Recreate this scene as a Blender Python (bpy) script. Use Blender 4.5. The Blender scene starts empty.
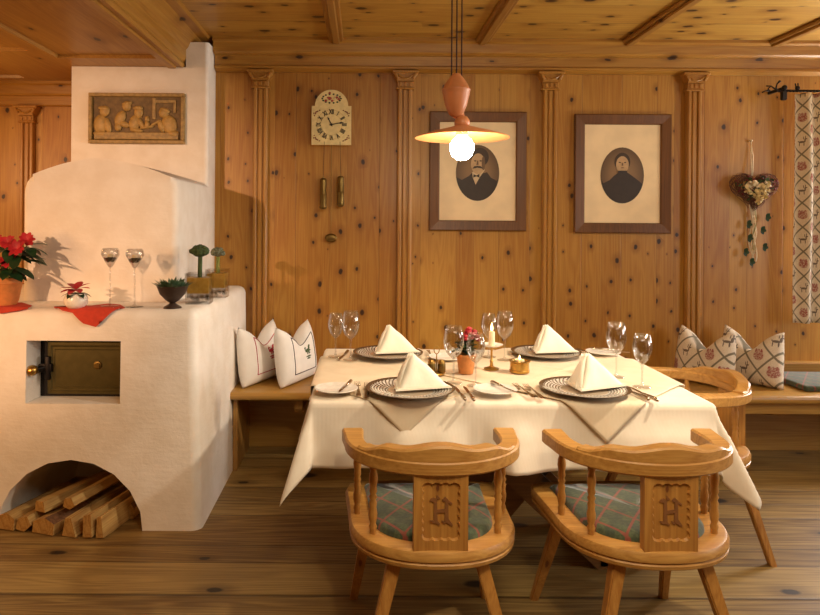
import bpy, bmesh, math, random
from math import sin, cos, pi, radians, sqrt, atan2, exp
from mathutils import Vector, Matrix, Euler
random.seed(11)
S = bpy.context.scene
C = S.collection

# ---------------------------------------------------------------- basics
F, CX, CY, H = 667.0, 363.0, 222.0, 1.40
ROLL = radians(0.4)
def W(px, py, D):
    """photo measurement -> metres: point at distance D from the camera plane"""
    dx, dy = px-CX, py-CY
    x = dx+dy*ROLL; y = dy-dx*ROLL
    return Vector((x*D/F, D, H-y*D/F))
def T(px, py, z=.757):
    dx, dy = px-CX, py-CY
    y = dy-dx*ROLL
    return W(px, py, (H-z)*F/y)

def lin(c):
    c /= 255.0
    return c/12.92 if c <= .04045 else ((c+.055)/1.055)**2.4
def rgb(r, g, b): return (lin(r), lin(g), lin(b), 1)

# ---------------------------------------------------------------- node helper
class N:
    def __init__(s, name):
        s.m = bpy.data.materials.new(name); s.m.use_nodes = True
        s.t = s.m.node_tree; s.t.nodes.clear()
        s.out = s.t.nodes.new('ShaderNodeOutputMaterial')
    def n(s, kind, **kw):
        nd = s.t.nodes.new('ShaderNode'+kind)
        for k, v in kw.items(): setattr(nd, k, v)
        return nd
    def put(s, sock, v):
        if v is None: return
        if hasattr(v, 'is_output') or isinstance(v, bpy.types.NodeSocket): s.t.links.new(v, sock)
        else: sock.default_value = v
    def m_(s, op, a, b=None, c=None, clamp=False):
        nd = s.n('Math', operation=op); nd.use_clamp = clamp
        s.put(nd.inputs[0], a)
        if b is not None: s.put(nd.inputs[1], b)
        if c is not None: s.put(nd.inputs[2], c)
        return nd.outputs[0]
    def mix(s, f, a, b, blend='MIX'):
        nd = s.n('Mix', data_type='RGBA', blend_type=blend)
        s.put(nd.inputs[0], f); s.put(nd.inputs[6], a); s.put(nd.inputs[7], b)
        return nd.outputs[2]
    def xyz(s):
        tc = s.n('TexCoord'); sp = s.n('SeparateXYZ')
        s.t.links.new(tc.outputs['Object'], sp.inputs[0])
        s.obj = tc.outputs['Object']
        return sp.outputs[0], sp.outputs[1], sp.outputs[2]
    def comb(s, x, y, z):
        nd = s.n('CombineXYZ')
        s.put(nd.inputs[0], x); s.put(nd.inputs[1], y); s.put(nd.inputs[2], z)
        return nd.outputs[0]
    def noise(s, vec, scale=1, detail=2, rough=.5, dist=0):
        nd = s.n('TexNoise'); s.put(nd.inputs['Vector'], vec)
        nd.inputs['Scale'].default_value = scale; nd.inputs['Detail'].default_value = detail
        nd.inputs['Roughness'].default_value = rough; nd.inputs['Distortion'].default_value = dist
        return nd.outputs[0]
    def rng(s, v, a, b, c=0., d=1., smooth=True):
        nd = s.n('MapRange'); nd.interpolation_type = 'SMOOTHSTEP' if smooth else 'LINEAR'
        s.put(nd.inputs[0], v)
        for i, q in enumerate((a, b, c, d)): s.put(nd.inputs[i+1], q)
        return nd.outputs[0]
    def ell(s, x, y, cx, cy, rx, ry, soft=.25):
        a = s.m_('DIVIDE', s.m_('SUBTRACT', x, cx), rx); b = s.m_('DIVIDE', s.m_('SUBTRACT', y, cy), ry)
        d = s.m_('ADD', s.m_('MULTIPLY', a, a), s.m_('MULTIPLY', b, b))
        return s.rng(d, 1+soft, 1-soft)
    def bsdf(s, col, rough=.5, metal=0., bump=None, bstr=.2, bdist=.01, **kw):
        b = s.n('BsdfPrincipled')
        s.put(b.inputs['Base Color'], col); s.put(b.inputs['Roughness'], rough); s.put(b.inputs['Metallic'], metal)
        for k, v in kw.items(): s.put(b.inputs[k.replace('_', ' ')], v)
        if bump is not None:
            bp = s.n('Bump'); bp.inputs['Strength'].default_value = bstr; bp.inputs['Distance'].default_value = bdist
            s.t.links.new(bump, bp.inputs['Height']); s.t.links.new(bp.outputs[0], b.inputs['Normal'])
        s.t.links.new(b.outputs[0], s.out.inputs[0])
        return s.m

def plain(name, col, rough=.5, metal=0., nscale=40, var=.12, **kw):
    k = N(name); k.xyz()
    nz = k.noise(k.obj, nscale, 3)
    f = k.rng(nz, .3, .7, 1-var, 1+var*.4)
    c = k.mix(1., col, k.comb(f, f, f), 'MULTIPLY')
    return k.bsdf(c, rough, metal, bump=nz, bstr=.1, bdist=.002, **kw)

def pine(name, light, mid, knotc, along='z', across='x', plank=.2, knots=.5, rough=.42, seam=.003,
         kc=5.5, ka=3.6, var=.5, fine=1., bstr=.25, seamdark=.45, coat=.0, kr=(.05, .15), off=0.):
    light = (light[0]*.84, light[1]*.98, light[2]*.80, 1); mid = (mid[0]*.84, mid[1]*.98, mid[2]*.80, 1)
    k = N(name); ax = dict(zip('xyz', k.xyz()))
    a, c = ax[along], ax[across]
    d = ax[[q for q in 'xyz' if q not in (along, across)][0]]
    r = None
    if plank:
        u = k.m_('DIVIDE', k.m_('ADD', c, 50+off), plank)
        # uneven plank widths: warp by low frequency sine
        u = k.m_('ADD', u, k.m_('MULTIPLY', k.m_('SINE', k.m_('MULTIPLY', u, 2.4)), .22))
        pid = k.m_('FLOOR', u)
        wn = k.n('TexWhiteNoise', noise_dimensions='1D'); k.put(wn.inputs['W'], pid)
        r = wn.outputs['Value']
        fr = k.m_('FRACT', u)
        edge = k.m_('MINIMUM', fr, k.m_('SUBTRACT', 1., fr))
        sm = k.rng(edge, 0., seam/plank*1.6, 1., 0.)
        a = k.m_('ADD', a, k.m_('MULTIPLY', r, 9.7))
    v1 = k.comb(k.m_('MULTIPLY', c, 9.), k.m_('MULTIPLY', a, .55), k.m_('MULTIPLY', d, 9.))
    base = k.noise(v1, 1., 2, .5, .6)
    ring = k.m_('ADD', k.m_('MULTIPLY', k.m_('SINE', k.m_('MULTIPLY', base, 70.)), .5), .5)
    v2 = k.comb(k.m_('MULTIPLY', c, 160.), k.m_('MULTIPLY', a, 3.), k.m_('MULTIPLY', d, 160.))
    fn = k.noise(v2, 1., 3, .6)
    v3 = k.comb(k.m_('MULTIPLY', c, 3.), k.m_('MULTIPLY', a, 1.2), k.m_('MULTIPLY', d, 3.))
    big = k.noise(v3, 1., 3, .5)
    f = k.m_('ADD', k.m_('MULTIPLY', ring, .28*fine), k.m_('MULTIPLY', k.rng(fn, .3, .7), .32*fine))
    f = k.m_('ADD', f, k.m_('MULTIPLY', k.rng(big, .25, .75), .4))
    if r is not None: f = k.m_('ADD', f, k.m_('MULTIPLY', k.m_('SUBTRACT', r, .5), var))
    col = k.mix(k.m_('MULTIPLY', f, 1., clamp=True), light, mid)
    if knots > 0:
        vo = k.n('TexVoronoi', voronoi_dimensions='2D', feature='F1')
        wob = k.m_('MULTIPLY', k.m_('SUBTRACT', k.noise(k.obj, 30, 2), .5), .012)
        k.put(vo.inputs['Vector'], k.comb(k.m_('MULTIPLY', k.m_('ADD', c, wob), kc), k.m_('MULTIPLY', k.m_('ADD', a, wob), ka), 0.))
        vo.inputs['Scale'].default_value = 1.
        sp = k.n('SeparateColor'); k.t.links.new(vo.outputs['Color'], sp.inputs[0])
        rad = k.rng(sp.outputs[0], 1-knots, 1., kr[0], kr[1], smooth=False)
        on = k.m_('GREATER_THAN', sp.outputs[0], 1-knots)
        q = k.m_('DIVIDE', vo.outputs['Distance'], rad)
        core = k.m_('MULTIPLY', k.rng(q, .45, .85, 1., 0.), on)
        halo = k.m_('MULTIPLY', k.rng(q, .8, 2.6, 1., 0.), on)
        col = k.mix(k.m_('MULTIPLY', halo, .5), col, (mid[0]*.62, mid[1]*.55, mid[2]*.5, 1))
        col = k.mix(k.m_('MULTIPLY', core, .95), col, knotc)
    if plank:
        col = k.mix(k.m_('MULTIPLY', sm, seamdark), col, (mid[0]*.18, mid[1]*.15, mid[2]*.12, 1))
        hgt = k.m_('SUBTRACT', k.m_('MULTIPLY', f, .15), sm)
    else: hgt = k.m_('MULTIPLY', f, .2)
    return k.bsdf(col, rough, 0, bump=hgt, bstr=bstr, bdist=.004, Coat_Weight=coat)

M = {}
kn = rgb(44, 20, 6)
M['wall'] = pine('pine_wall', rgb(204, 142, 68), rgb(168, 100, 36), kn, 'z', 'x', .16, .72, .42, kr=(.02, .15), kc=7.4, ka=5.4, seam=.002, seamdark=.35)
M['pil'] = pine('pine_pilaster', rgb(198, 136, 66), rgb(162, 96, 38), kn, 'z', 'x', None, .18, .38, kr=(.04, .09))
M['trim'] = pine('pine_moulding', rgb(198, 138, 68), rgb(160, 98, 38), kn, 'x', 'z', None, .3, .38, kc=9, ka=3.2, kr=(.06, .14))
M['ceil'] = pine('pine_ceiling', rgb(208, 154, 78), rgb(172, 112, 46), kn, 'x', 'y', .24, .8, .42, kc=7., ka=4.2, kr=(.04, .22), var=.7)
M['ceily'] = pine('pine_soffit', rgb(198, 138, 68), rgb(160, 98, 38), kn, 'y', 'x', None, .4, .42, kc=5., ka=2.2, kr=(.05, .12))
M['batten'] = pine('pine_batten', rgb(180, 122, 60), rgb(142, 88, 38), kn, 'y', 'x', None, .15, .42)
M['floor'] = pine('old_floorboards', rgb(190, 146, 94), rgb(122, 84, 48), rgb(34, 22, 14), 'x', 'y', .21, .55, .5, kc=3.8, ka=2., kr=(.05, .2), var=.5, seam=.004, seamdark=.7, bstr=.5, fine=1.3)
M['bench'] = pine('pine_bench', rgb(200, 144, 78), rgb(164, 106, 48), kn, 'x', 'y', None, .4, .34, kc=6, ka=2.2, kr=(.05, .1))
M['benchz'] = pine('pine_bench_board', rgb(190, 132, 76), rgb(150, 98, 52), kn, 'z', 'y', None, .3, .4)
M['chair'] = pine('pine_chair', rgb(222, 158, 92), rgb(172, 106, 48), rgb(110, 60, 28), 'x', 'z', None, .2, .42, kc=9, ka=4, kr=(.05, .1))
M['chairz'] = pine('pine_chair_upright', rgb(216, 148, 80), rgb(168, 100, 44), rgb(110, 60, 28), 'z', 'x', None, .12, .42, kc=9, ka=4, kr=(.05, .1))
M['carve'] = plain('carved_dark_wood', rgb(132, 84, 42), .55)
M['tleg'] = pine('table_leg_wood', rgb(160, 104, 58), rgb(118, 74, 40), kn, 'x', 'z', None, .2, .5)
M['frame'] = pine('dark_frame_wood', rgb(132, 78, 42), rgb(94, 54, 28), rgb(40, 22, 12), 'z', 'x', None, 0, .4)
M['log'] = pine('split_firewood', rgb(214, 164, 108), rgb(166, 112, 64), rgb(80, 48, 26), 'y', 'x', None, .2, .8, bstr=.7, fine=1.4)
M['bark'] = plain('firewood_bark', rgb(110, 74, 46), .9, nscale=60, var=.4)

k = N('lime_plaster'); k.xyz()
a = k.noise(k.obj, 9, 3); b = k.noise(k.obj, 55, 4, .6); c3 = k.noise(k.comb(*[k.m_('MULTIPLY', q, s) for q, s in zip(k.xyz(), (18, 18, 60))]), 1, 2)
hh = k.m_('ADD', k.m_('ADD', k.m_('MULTIPLY', a, 1.), k.m_('MULTIPLY', b, .5)), k.m_('MULTIPLY', c3, .5))
M['plaster'] = k.bsdf(k.mix(k.rng(a, .3, .7), rgb(242, 234, 224), rgb(234, 224, 211)), .85, bump=hh, bstr=.35, bdist=.008)

def cloth(name, c1, c2, rough=.8, s=420, trans=.0):
    k = N(name); x, y, z = k.xyz()
    w = k.m_('MULTIPLY', k.m_('SINE', k.m_('MULTIPLY', x, s)), k.m_('SINE', k.m_('MULTIPLY', y, s)))
    n = k.noise(k.obj, 14, 3)
    return k.bsdf(k.mix(k.rng(n, .3, .7), c1, c2), rough, bump=k.m_('ADD', k.m_('MULTIPLY', w, .1), n), bstr=.15, bdist=.004, Sheen_Weight=.15)
M['cloth'] = cloth('white_linen', rgb(240, 226, 204), rgb(235, 219, 195))
M['overlay'] = cloth('cream_overlay_linen', rgb(232, 212, 180), rgb(226, 204, 170))
M['napkin'] = cloth('napkin_linen', rgb(246, 236, 214), rgb(240, 228, 204))
M['cushion'] = cloth('white_cotton', rgb(238, 232, 226), rgb(230, 224, 218))
M['redthread'] = plain('red_embroidery', rgb(176, 40, 60), .8)
M['blackthread'] = plain('dark_embroidery', rgb(60, 44, 50), .8)
M['greenthread'] = plain('green_embroidery', rgb(74, 92, 60), .8)
M['white'] = plain('white_porcelain', rgb(240, 232, 220), .15)
M['brass'] = plain('aged_brass', rgb(190, 150, 78), .28, .9)
M['dbrass'] = plain('dark_brass', rgb(120, 96, 50), .38, .85)
M['silver'] = plain('cutlery_steel', rgb(200, 185, 165), .22, 1., var=.05)
M['iron'] = plain('black_iron', rgb(38, 32, 30), .5, .6)
M['terra'] = plain('terracotta', rgb(206, 134, 72), .7)
M['ceramic'] = plain('glazed_terracotta', rgb(206, 132, 82), .4, nscale=12)
M['cord'] = plain('dark_cord', rgb(60, 30, 20), .7)
M['leaf'] = plain('green_leaf', rgb(34, 66, 34), .45, nscale=20, var=.4)
M['leaf2'] = plain('succulent_leaf', rgb(74, 100, 72), .5, nscale=20, var=.3)
M['stem'] = plain('leaf_stem', rgb(120, 130, 60), .6)
M['red'] = plain('red_bract', rgb(180, 34, 46), .55, nscale=25, var=.3)
M['felt'] = plain('red_felt', rgb(196, 62, 40), .9)
M['moss'] = plain('moss_green', rgb(70, 88, 50), .9, nscale=90, var=.5)
M['grey'] = plain('silver_green_moss', rgb(120, 124, 100), .9, nscale=90, var=.5)
M['bowl'] = plain('bronze_bowl', rgb(70, 56, 48), .45, .4)
M['pebble'] = plain('dark_pebbles', rgb(70, 60, 40), .7)
M['twig'] = plain('dried_twigs', rgb(104, 62, 44), .85)
M['dred'] = plain('dried_berries', rgb(120, 40, 40), .7)
M['straw'] = plain('raffia', rgb(226, 208, 176), .85)
M['petal'] = plain('dried_petals', rgb(226, 204, 150), .8)
M['candle'] = plain('candle_wax', rgb(240, 220, 180), .5, Subsurface_Weight=.2)
M['ground'] = plain('dark_soil', rgb(60, 44, 30), .95)
M['dial'] = plain('painted_dial', rgb(232, 210, 150), .5, nscale=30)
M['ink'] = plain('black_paint', rgb(36, 26, 20), .5)
M['dark'] = plain('oven_cast_iron', rgb(92, 82, 46), .4, .7, nscale=25)
M['soot'] = plain('sooty_iron', rgb(26, 20, 16), .8)
M['orel'] = plain('carved_relief_wood', rgb(158, 126, 66), .5, nscale=50, var=.3)
M['orel_d'] = plain('relief_background', rgb(116, 90, 50), .6, nscale=50, var=.3)
M['orel_l'] = plain('relief_figure_wood', rgb(178, 142, 78), .5, nscale=50, var=.2)  # paler wood tone used for the carved figures
M['paper'] = plain('aged_mount_paper', rgb(244, 218, 176), .7, nscale=6, var=.1)
M['p_dark'] = plain('photo_dark', rgb(70, 52, 36), .5)
M['p_suit'] = plain('photo_suit', rgb(52, 38, 28), .5)
M['p_face'] = plain('photo_face', rgb(190, 156, 114), .5)
M['p_hair'] = plain('photo_hair', rgb(64, 46, 30), .5)
M['p_shirt'] = plain('photo_shirt', rgb(210, 184, 144), .5)
M['p_sh'] = plain('photo_shadow', rgb(112, 84, 56), .5)
# oval photograph backing with its soft vignette (part of the print itself)
k = N('photo_oval'); x, y, z = k.xyz()
d = k.m_('SQRT', k.m_('ADD', k.m_('MULTIPLY', k.m_('DIVIDE', x, .14), k.m_('DIVIDE', x, .14)), k.m_('MULTIPLY', k.m_('DIVIDE', z, .18), k.m_('DIVIDE', z, .18))))
M['p_oval'] = k.bsdf(k.mix(k.rng(d, .3, 1.1), rgb(140, 108, 72), rgb(92, 68, 44)), .5)

def thin_glass(name, tint=(1, 1, 1, 1), gl=.02, base=.10):
    k = N(name)
    tr = k.n('BsdfTransparent'); tr.inputs[0].default_value = tint
    g = k.n('BsdfGlossy'); g.inputs['Roughness'].default_value = gl
    lw = k.n('LayerWeight'); lw.inputs[0].default_value = .35
    f = k.m_('ADD', k.m_('MULTIPLY', lw.outputs['Facing'], .45), base, clamp=True)
    mx = k.n('MixShader'); k.put(mx.inputs[0], f)
    k.t.links.new(tr.outputs[0], mx.inputs[1]); k.t.links.new(g.outputs[0], mx.inputs[2])
    k.t.links.new(mx.outputs[0], k.out.inputs[0]); return k.m
M['glass'] = thin_glass('clear_glass', (.93, .93, .93, 1), base=.05)
M['amber'] = thin_glass('amber_liquid', (.75, .52, .12, 1), base=.04)
k = N('amber_filling'); k.xyz()
M['amberfill'] = k.bsdf(k.mix(k.noise(k.obj, 60, 3), rgb(190, 130, 30), rgb(250, 214, 110)), .3, Transmission_Weight=.3)

def emis(name, col, st):
    k = N(name); e = k.n('Emission'); e.inputs[0].default_value = col; e.inputs[1].default_value = st
    k.t.links.new(e.outputs[0], k.out.inputs[0]); return k.m
M['bulb'] = emis('glowing_bulb', (1, .84, .60, 1), 105)
M['flame'] = emis('candle_flame', (1, .6, .22, 1), 14)

def plaid():
    k = N('green_plaid_wool'); x, y, z = k.xyz()
    u = k.m_('ADD', x, k.m_('MULTIPLY', y, .75)); v = k.m_('SUBTRACT', x, k.m_('MULTIPLY', y, .75))
    n = k.noise(k.obj, 90, 2)
    def line(w, per, th, o=0):
        f = k.m_('FRACT', k.m_('DIVIDE', k.m_('ADD', w, 10+o), per))
        return k.rng(k.m_('ABSOLUTE', k.m_('SUBTRACT', f, .5)), th, th*.5, 0., 1.)
    g = k.mix(k.rng(n, .35, .65), rgb(80, 90, 58), rgb(60, 72, 48))
    band = k.m_('MAXIMUM', line(u, .12, .2, .06), line(v, .12, .2, .06))
    g = k.mix(k.m_('MULTIPLY', band, .45), g, rgb(46, 54, 46))
    rl = k.m_('MAXIMUM', line(u, .12, .055), line(v, .12, .055))
    g = k.mix(k.m_('MULTIPLY', rl, .65), g, rgb(150, 58, 48))
    return k.bsdf(g, .9, bump=n, bstr=.3, bdist=.002, Sheen_Weight=.3)
M['plaid'] = plaid()

def trellis(name, w=.13, h=.17):
    k = N(name); x, _, z = k.xyz()
    u = k.m_('ADD', k.m_('DIVIDE', x, w), k.m_('DIVIDE', z, h)); v = k.m_('SUBTRACT', k.m_('DIVIDE', x, w), k.m_('DIVIDE', z, h))
    def ln(q):
        f = k.m_('FRACT', k.m_('ADD', q, 20.)); e = k.m_('MINIMUM', f, k.m_('SUBTRACT', 1., f))
        return k.rng(e, .03, .055, 1., 0.)
    line = k.m_('MAXIMUM', ln(u), ln(v))
    iu = k.m_('FLOOR', k.m_('ADD', u, 20.)); iv = k.m_('FLOOR', k.m_('ADD', v, 20.))
    fu = k.m_('SUBTRACT', k.m_('FRACT', k.m_('ADD', u, 20.)), .5); fv = k.m_('SUBTRACT', k.m_('FRACT', k.m_('ADD', v, 20.)), .5)
    lx = k.m_('ADD', fu, fv); lz = k.m_('SUBTRACT', fu, fv)     # diamond local, each -1..1
    par = k.m_('MODULO', iu, 2.)
    red = k.ell(lx, lz, 0, -.04, .36, .3)
    for cx in (-.2, 0, .2): red = k.m_('MAXIMUM', red, k.ell(lx, lz, cx, .24, .1, .16))
    red = k.m_('MULTIPLY', red, k.rng(k.m_('SINE', k.m_('MULTIPLY', lz, 26.)), -1.4, -.9))
    deer = k.ell(lx, lz, 0, 0, .24, .085)
    for cx, cz, rx, rz in ((-.17, -.18, .035, .17), (.15, -.18, .035, .17), (.22, .12, .05, .16), (.28, .24, .1, .05), (.12, .32, .03, .13), (.25, .38, .03, .12), (-.26, .06, .05, .04)):
        deer = k.m_('MAXIMUM', deer, k.ell(lx, lz, cx, cz, rx, rz))
    ispar = k.m_('GREATER_THAN', par, .5)
    n = k.noise(k.obj, 200, 2)
    g = k.mix(k.rng(n, .3, .7), rgb(226, 212, 190), rgb(212, 196, 172))
    g = k.mix(k.m_('MULTIPLY', line, .85), g, rgb(92, 86, 64))
    mot = k.rng(k.noise(k.obj, 130, 2), .35, .6, .35, .9)
    g = k.mix(k.m_('MULTIPLY', k.m_('MULTIPLY', red, ispar), mot), g, rgb(146, 52, 50))
    g = k.mix(k.m_('MULTIPLY', k.m_('MULTIPLY', deer, k.m_('SUBTRACT', 1., ispar)), .85), g, rgb(74, 54, 44))
    return k.bsdf(g, .9, bump=n, bstr=.2, bdist=.002)
M['trellis'] = trellis('trellis_print_cotton', .15, .18)
M['curt'] = trellis('trellis_print_curtain', .085, .15)

def rimdots():
    k = N('patterned_charger'); x, y, z = k.xyz()
    r = k.m_('SQRT', k.m_('ADD', k.m_('MULTIPLY', x, x), k.m_('MULTIPLY', y, y)))
    th = k.m_('MULTIPLY', k.m_('ARCTAN2', y, x), 46/(2*pi)*1.0)
    ring = k.m_('DIVIDE', r, .0105)
    odd = k.m_('MULTIPLY', k.m_('MODULO', k.m_('FLOOR', ring), 2.), .5)
    ft = k.m_('SUBTRACT', k.m_('FRACT', k.m_('ADD', k.m_('ADD', th, 100.), odd)), .5)
    fr = k.m_('SUBTRACT', k.m_('FRACT', ring), .5)
    d = k.m_('ADD', k.m_('MULTIPLY', ft, ft), k.m_('MULTIPLY', fr, fr))
    dot = k.rng(d, .09, .17, 1., 0.)
    inr = k.m_('MULTIPLY', k.m_('GREATER_THAN', r, .085), k.m_('LESS_THAN', r, .150))
    c = k.mix(k.m_('MULTIPLY', dot, inr), rgb(80, 60, 44), rgb(246, 240, 226))
    c = k.mix(k.m_('LESS_THAN', r, .085), c, rgb(190, 172, 148))
    return k.bsdf(c, .25, Coat_Weight=.4)
M['charger'] = rimdots()

# ---------------------------------------------------------------- geometry helpers
def link(name, bm, mat, parent=None, smooth=False, loc=None, rot=None, mods=None):
    me = bpy.data.meshes.new(name)
    bmesh.ops.recalc_face_normals(bm, faces=bm.faces)
    bm.to_mesh(me); bm.free()
    if isinstance(mat, (list, tuple)):
        for q in mat: me.materials.append(q)
    else: me.materials.append(mat)
    if smooth is not False:
        me.polygons.foreach_set('use_smooth', [True]*len(me.polygons))
        me.update()
        if smooth is not True:
            me.set_sharp_from_angle(angle=radians(smooth))
    o = bpy.data.objects.new(name, me); C.objects.link(o)
    if parent: o.parent = parent
    if loc is not None: o.location = loc
    if rot is not None: o.rotation_euler = rot
    return o
def tag(o, label=None, cat=None, group=None, kind=None):
    if label: o['label'] = label
    if cat: o['category'] = cat
    if group: o['group'] = group
    if kind: o['kind'] = kind
    return o
def empty(name, loc=(0, 0, 0), rz=0., rot=None):
    o = bpy.data.objects.new(name, None); C.objects.link(o)
    o.location = loc; o.rotation_euler = rot if rot else (0, 0, rz); o.empty_display_size = .05
    return o
def struct(name, bm, mat, smooth=False, **kw):
    o = link(name, bm, mat, smooth=smooth, **kw); o['kind'] = 'structure'; return o
def copy_tree(o, parent=None):
    c = o.copy(); C.objects.link(c); c.parent = parent
    for ch in [q for q in C.objects if q.parent == o]: copy_tree(ch, c)
    return c

def B(): return bmesh.new()
def box(bm, x0, x1, y0, y1, z0, z1, bev=0., seg=2, mtx=None):
    vs = [bm.verts.new((x, y, z)) for x in (x0, x1) for y in (y0, y1) for z in (z0, z1)]
    fs = [bm.faces.new([vs[i] for i in q]) for q in ((0, 1, 3, 2), (4, 6, 7, 5), (0, 4, 5, 1), (2, 3, 7, 6), (0, 2, 6, 4), (1, 5, 7, 3))]
    res = vs
    if bev > 0:
        es = list({e for f in fs for e in f.edges})
        r = bmesh.ops.bevel(bm, geom=es, offset=bev, segments=seg, affect='EDGES', profile=.5)
        res = list({v for f in r['faces'] for v in f.verts} | {v for v in vs if v.is_valid})
    if mtx is not None:
        for v in set(res): v.co = mtx @ v.co
    return bm
def lathe(bm, prof, seg=24, cx=0, cy=0, cz=0, mtx=None):
    rings = []
    for r, z in prof:
        if r < 1e-6:
            rings.append([bm.verts.new((cx, cy, cz+z))])
        else:
            rings.append([bm.verts.new((cx+r*cos(2*pi*i/seg), cy+r*sin(2*pi*i/seg), cz+z)) for i in range(seg)])
    for a, b in zip(rings, rings[1:]):
        for i in range(seg):
            j = (i+1) % seg
            if len(a) == 1 and len(b) == 1: continue
            if len(a) == 1: bm.faces.new((a[0], b[j], b[i]))
            elif len(b) == 1: bm.faces.new((a[i], a[j], b[0]))
            else: bm.faces.new((a[i], a[j], b[j], b[i]))
    if mtx is not None:
        for r in rings:
            for v in r: v.co = mtx @ v.co
    return bm
def tube(bm, pts, r, seg=8, cap=True, sq=None):
    pts = [Vector(p) for p in pts]; n = len(pts)
    rs = r if isinstance(r, (list, tuple)) else [r]*n
    rings = []; up = Vector((0, 0, 1))
    prev = None
    for i, p in enumerate(pts):
        d = (pts[min(i+1, n-1)]-pts[max(i-1, 0)]).normalized()
        if prev is None:
            u = d.orthogonal().normalized() if abs(d.z) > .9 else d.cross(up).normalized()
        else:
            u = (prev-d*prev.dot(d)).normalized()
        prev = u; w = d.cross(u)
        rings.append([bm.verts.new(p+(u*cos(2*pi*k/seg)+w*sin(2*pi*k/seg))*rs[i]) for k in range(seg)])
    for a, b in zip(rings, rings[1:]):
        for i in range(seg):
            j = (i+1) % seg; bm.faces.new((a[i], a[j], b[j], b[i]))
    if cap:
        bm.faces.new(rings[0]); bm.faces.new(list(reversed(rings[-1])))
    return bm
def prism(bm, pts, y0, y1, axis='y', mtx=None):
    """extrude 2-D outline; axis y: pts=(x,z)"""
    def P(p, t):
        v = Vector((p[0], t, p[1])) if axis == 'y' else (Vector((p[0], p[1], t)) if axis == 'z' else Vector((t, p[0], p[1])))
        return mtx @ v if mtx is not None else v
    a = [bm.verts.new(P(p, y0)) for p in pts]; b = [bm.verts.new(P(p, y1)) for p in pts]
    n = len(pts)
    bm.faces.new(a); bm.faces.new(list(reversed(b)))
    for i in range(n):
        j = (i+1) % n; bm.faces.new((a[i], b[i], b[j], a[j]))
    return bm
def sweep(bm, path, sect, closed=False):
    """path: list of (pos(Vector), outward(Vector)); sect(i)-> list of (out, z)"""
    rings = []
    for i, (p, o) in enumerate(path):
        rings.append([bm.verts.new(p+o*a+Vector((0, 0, z))) for a, z in sect(i)])
    m = len(rings[0]); n = len(rings)
    for i in range(n if closed else n-1):
        A, Bq = rings[i], rings[(i+1) % n]
        for q in range(m):
            w = (q+1) % m; bm.faces.new((A[q], A[w], Bq[w], Bq[q]))
    if not closed:
        bm.faces.new(rings[0]); bm.faces.new(list(reversed(rings[-1])))
    return bm
def ico(bm, c, r, sub=2, sc=(1, 1, 1), jit=0.):
    res = bmesh.ops.create_icosphere(bm, subdivisions=sub, radius=r)
    for v in res['verts']:
        q = v.co.copy()
        if jit: q *= 1+random.uniform(-jit, jit)
        v.co = Vector((q.x*sc[0], q.y*sc[1], q.z*sc[2]))+Vector(c)
    return bm
def leaf(bm, base, d, L, w, up=Vector((0, 0, 1)), droop=.25, n=5, fold=.15, jag=0.):
    d = Vector(d).normalized(); s = d.cross(up)
    if s.length < .01: s = Vector((1, 0, 0))
    s.normalize(); nn = s.cross(d)
    rows = []
    for i in range(n+1):
        t = i/n; ww = w*sin(pi*min(1, (t*.92+.05)))**.8*(1+(jag if i % 2 else -jag))
        if i == n: ww = 0
        c = Vector(base)+d*L*t-up*droop*L*t*t
        if i == n: rows.append([bm.verts.new(c)])
        else: rows.append([bm.verts.new(c-s*ww+nn*fold*ww), bm.verts.new(c), bm.verts.new(c+s*ww+nn*fold*ww)])
    for a, b in zip(rows, rows[1:]):
        if len(b) == 1:
            bm.faces.new((a[0], a[1], b[0])); bm.faces.new((a[1], a[2], b[0]))
        else:
            bm.faces.new((a[0], a[1], b[1], b[0])); bm.faces.new((a[1], a[2], b[2], b[1]))
    return bm
def boolean_diff(o, cutters):
    for c in cutters:
        m = o.modifiers.new('b', 'BOOLEAN'); m.operation = 'DIFFERENCE'; m.object = c; m.solver = 'EXACT'
    dg = bpy.context.evaluated_depsgraph_get(); dg.update()
    me = bpy.data.meshes.new_from_object(o.evaluated_get(dg))
    o.modifiers.clear(); o.data = me
    for c in cutters: bpy.data.objects.remove(c)
def text_mesh(s, size, depth=.0006):
    cu = bpy.data.curves.new('t', 'FONT'); cu.body = s; cu.size = size; cu.extrude = depth; cu.offset = size*.03
    cu.align_x = 'CENTER'; cu.align_y = 'CENTER'
    o = bpy.data.objects.new('t', cu); C.objects.link(o)
    dg = bpy.context.evaluated_depsgraph_get(); dg.update()
    me = bpy.data.meshes.new_from_object(o.evaluated_get(dg))
    bpy.data.objects.remove(o); return me

# ================================================================= ROOM
YW = 4.25; ZC = 2.54; XS = -1.085; ZL = 2.335; XL = -3.2; XR = 4.3; YF = -2.2; YA = 4.55
bm = B(); box(bm, XL-.1, XR+.1, YF-.1, YA+.1, -.08, 0); struct('floor', bm, M['floor'])
bm = B(); box(bm, XS, XR+.1, YF-.1, YW+.1, ZC, ZC+.06); struct('ceiling', bm, M['ceil'])
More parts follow.
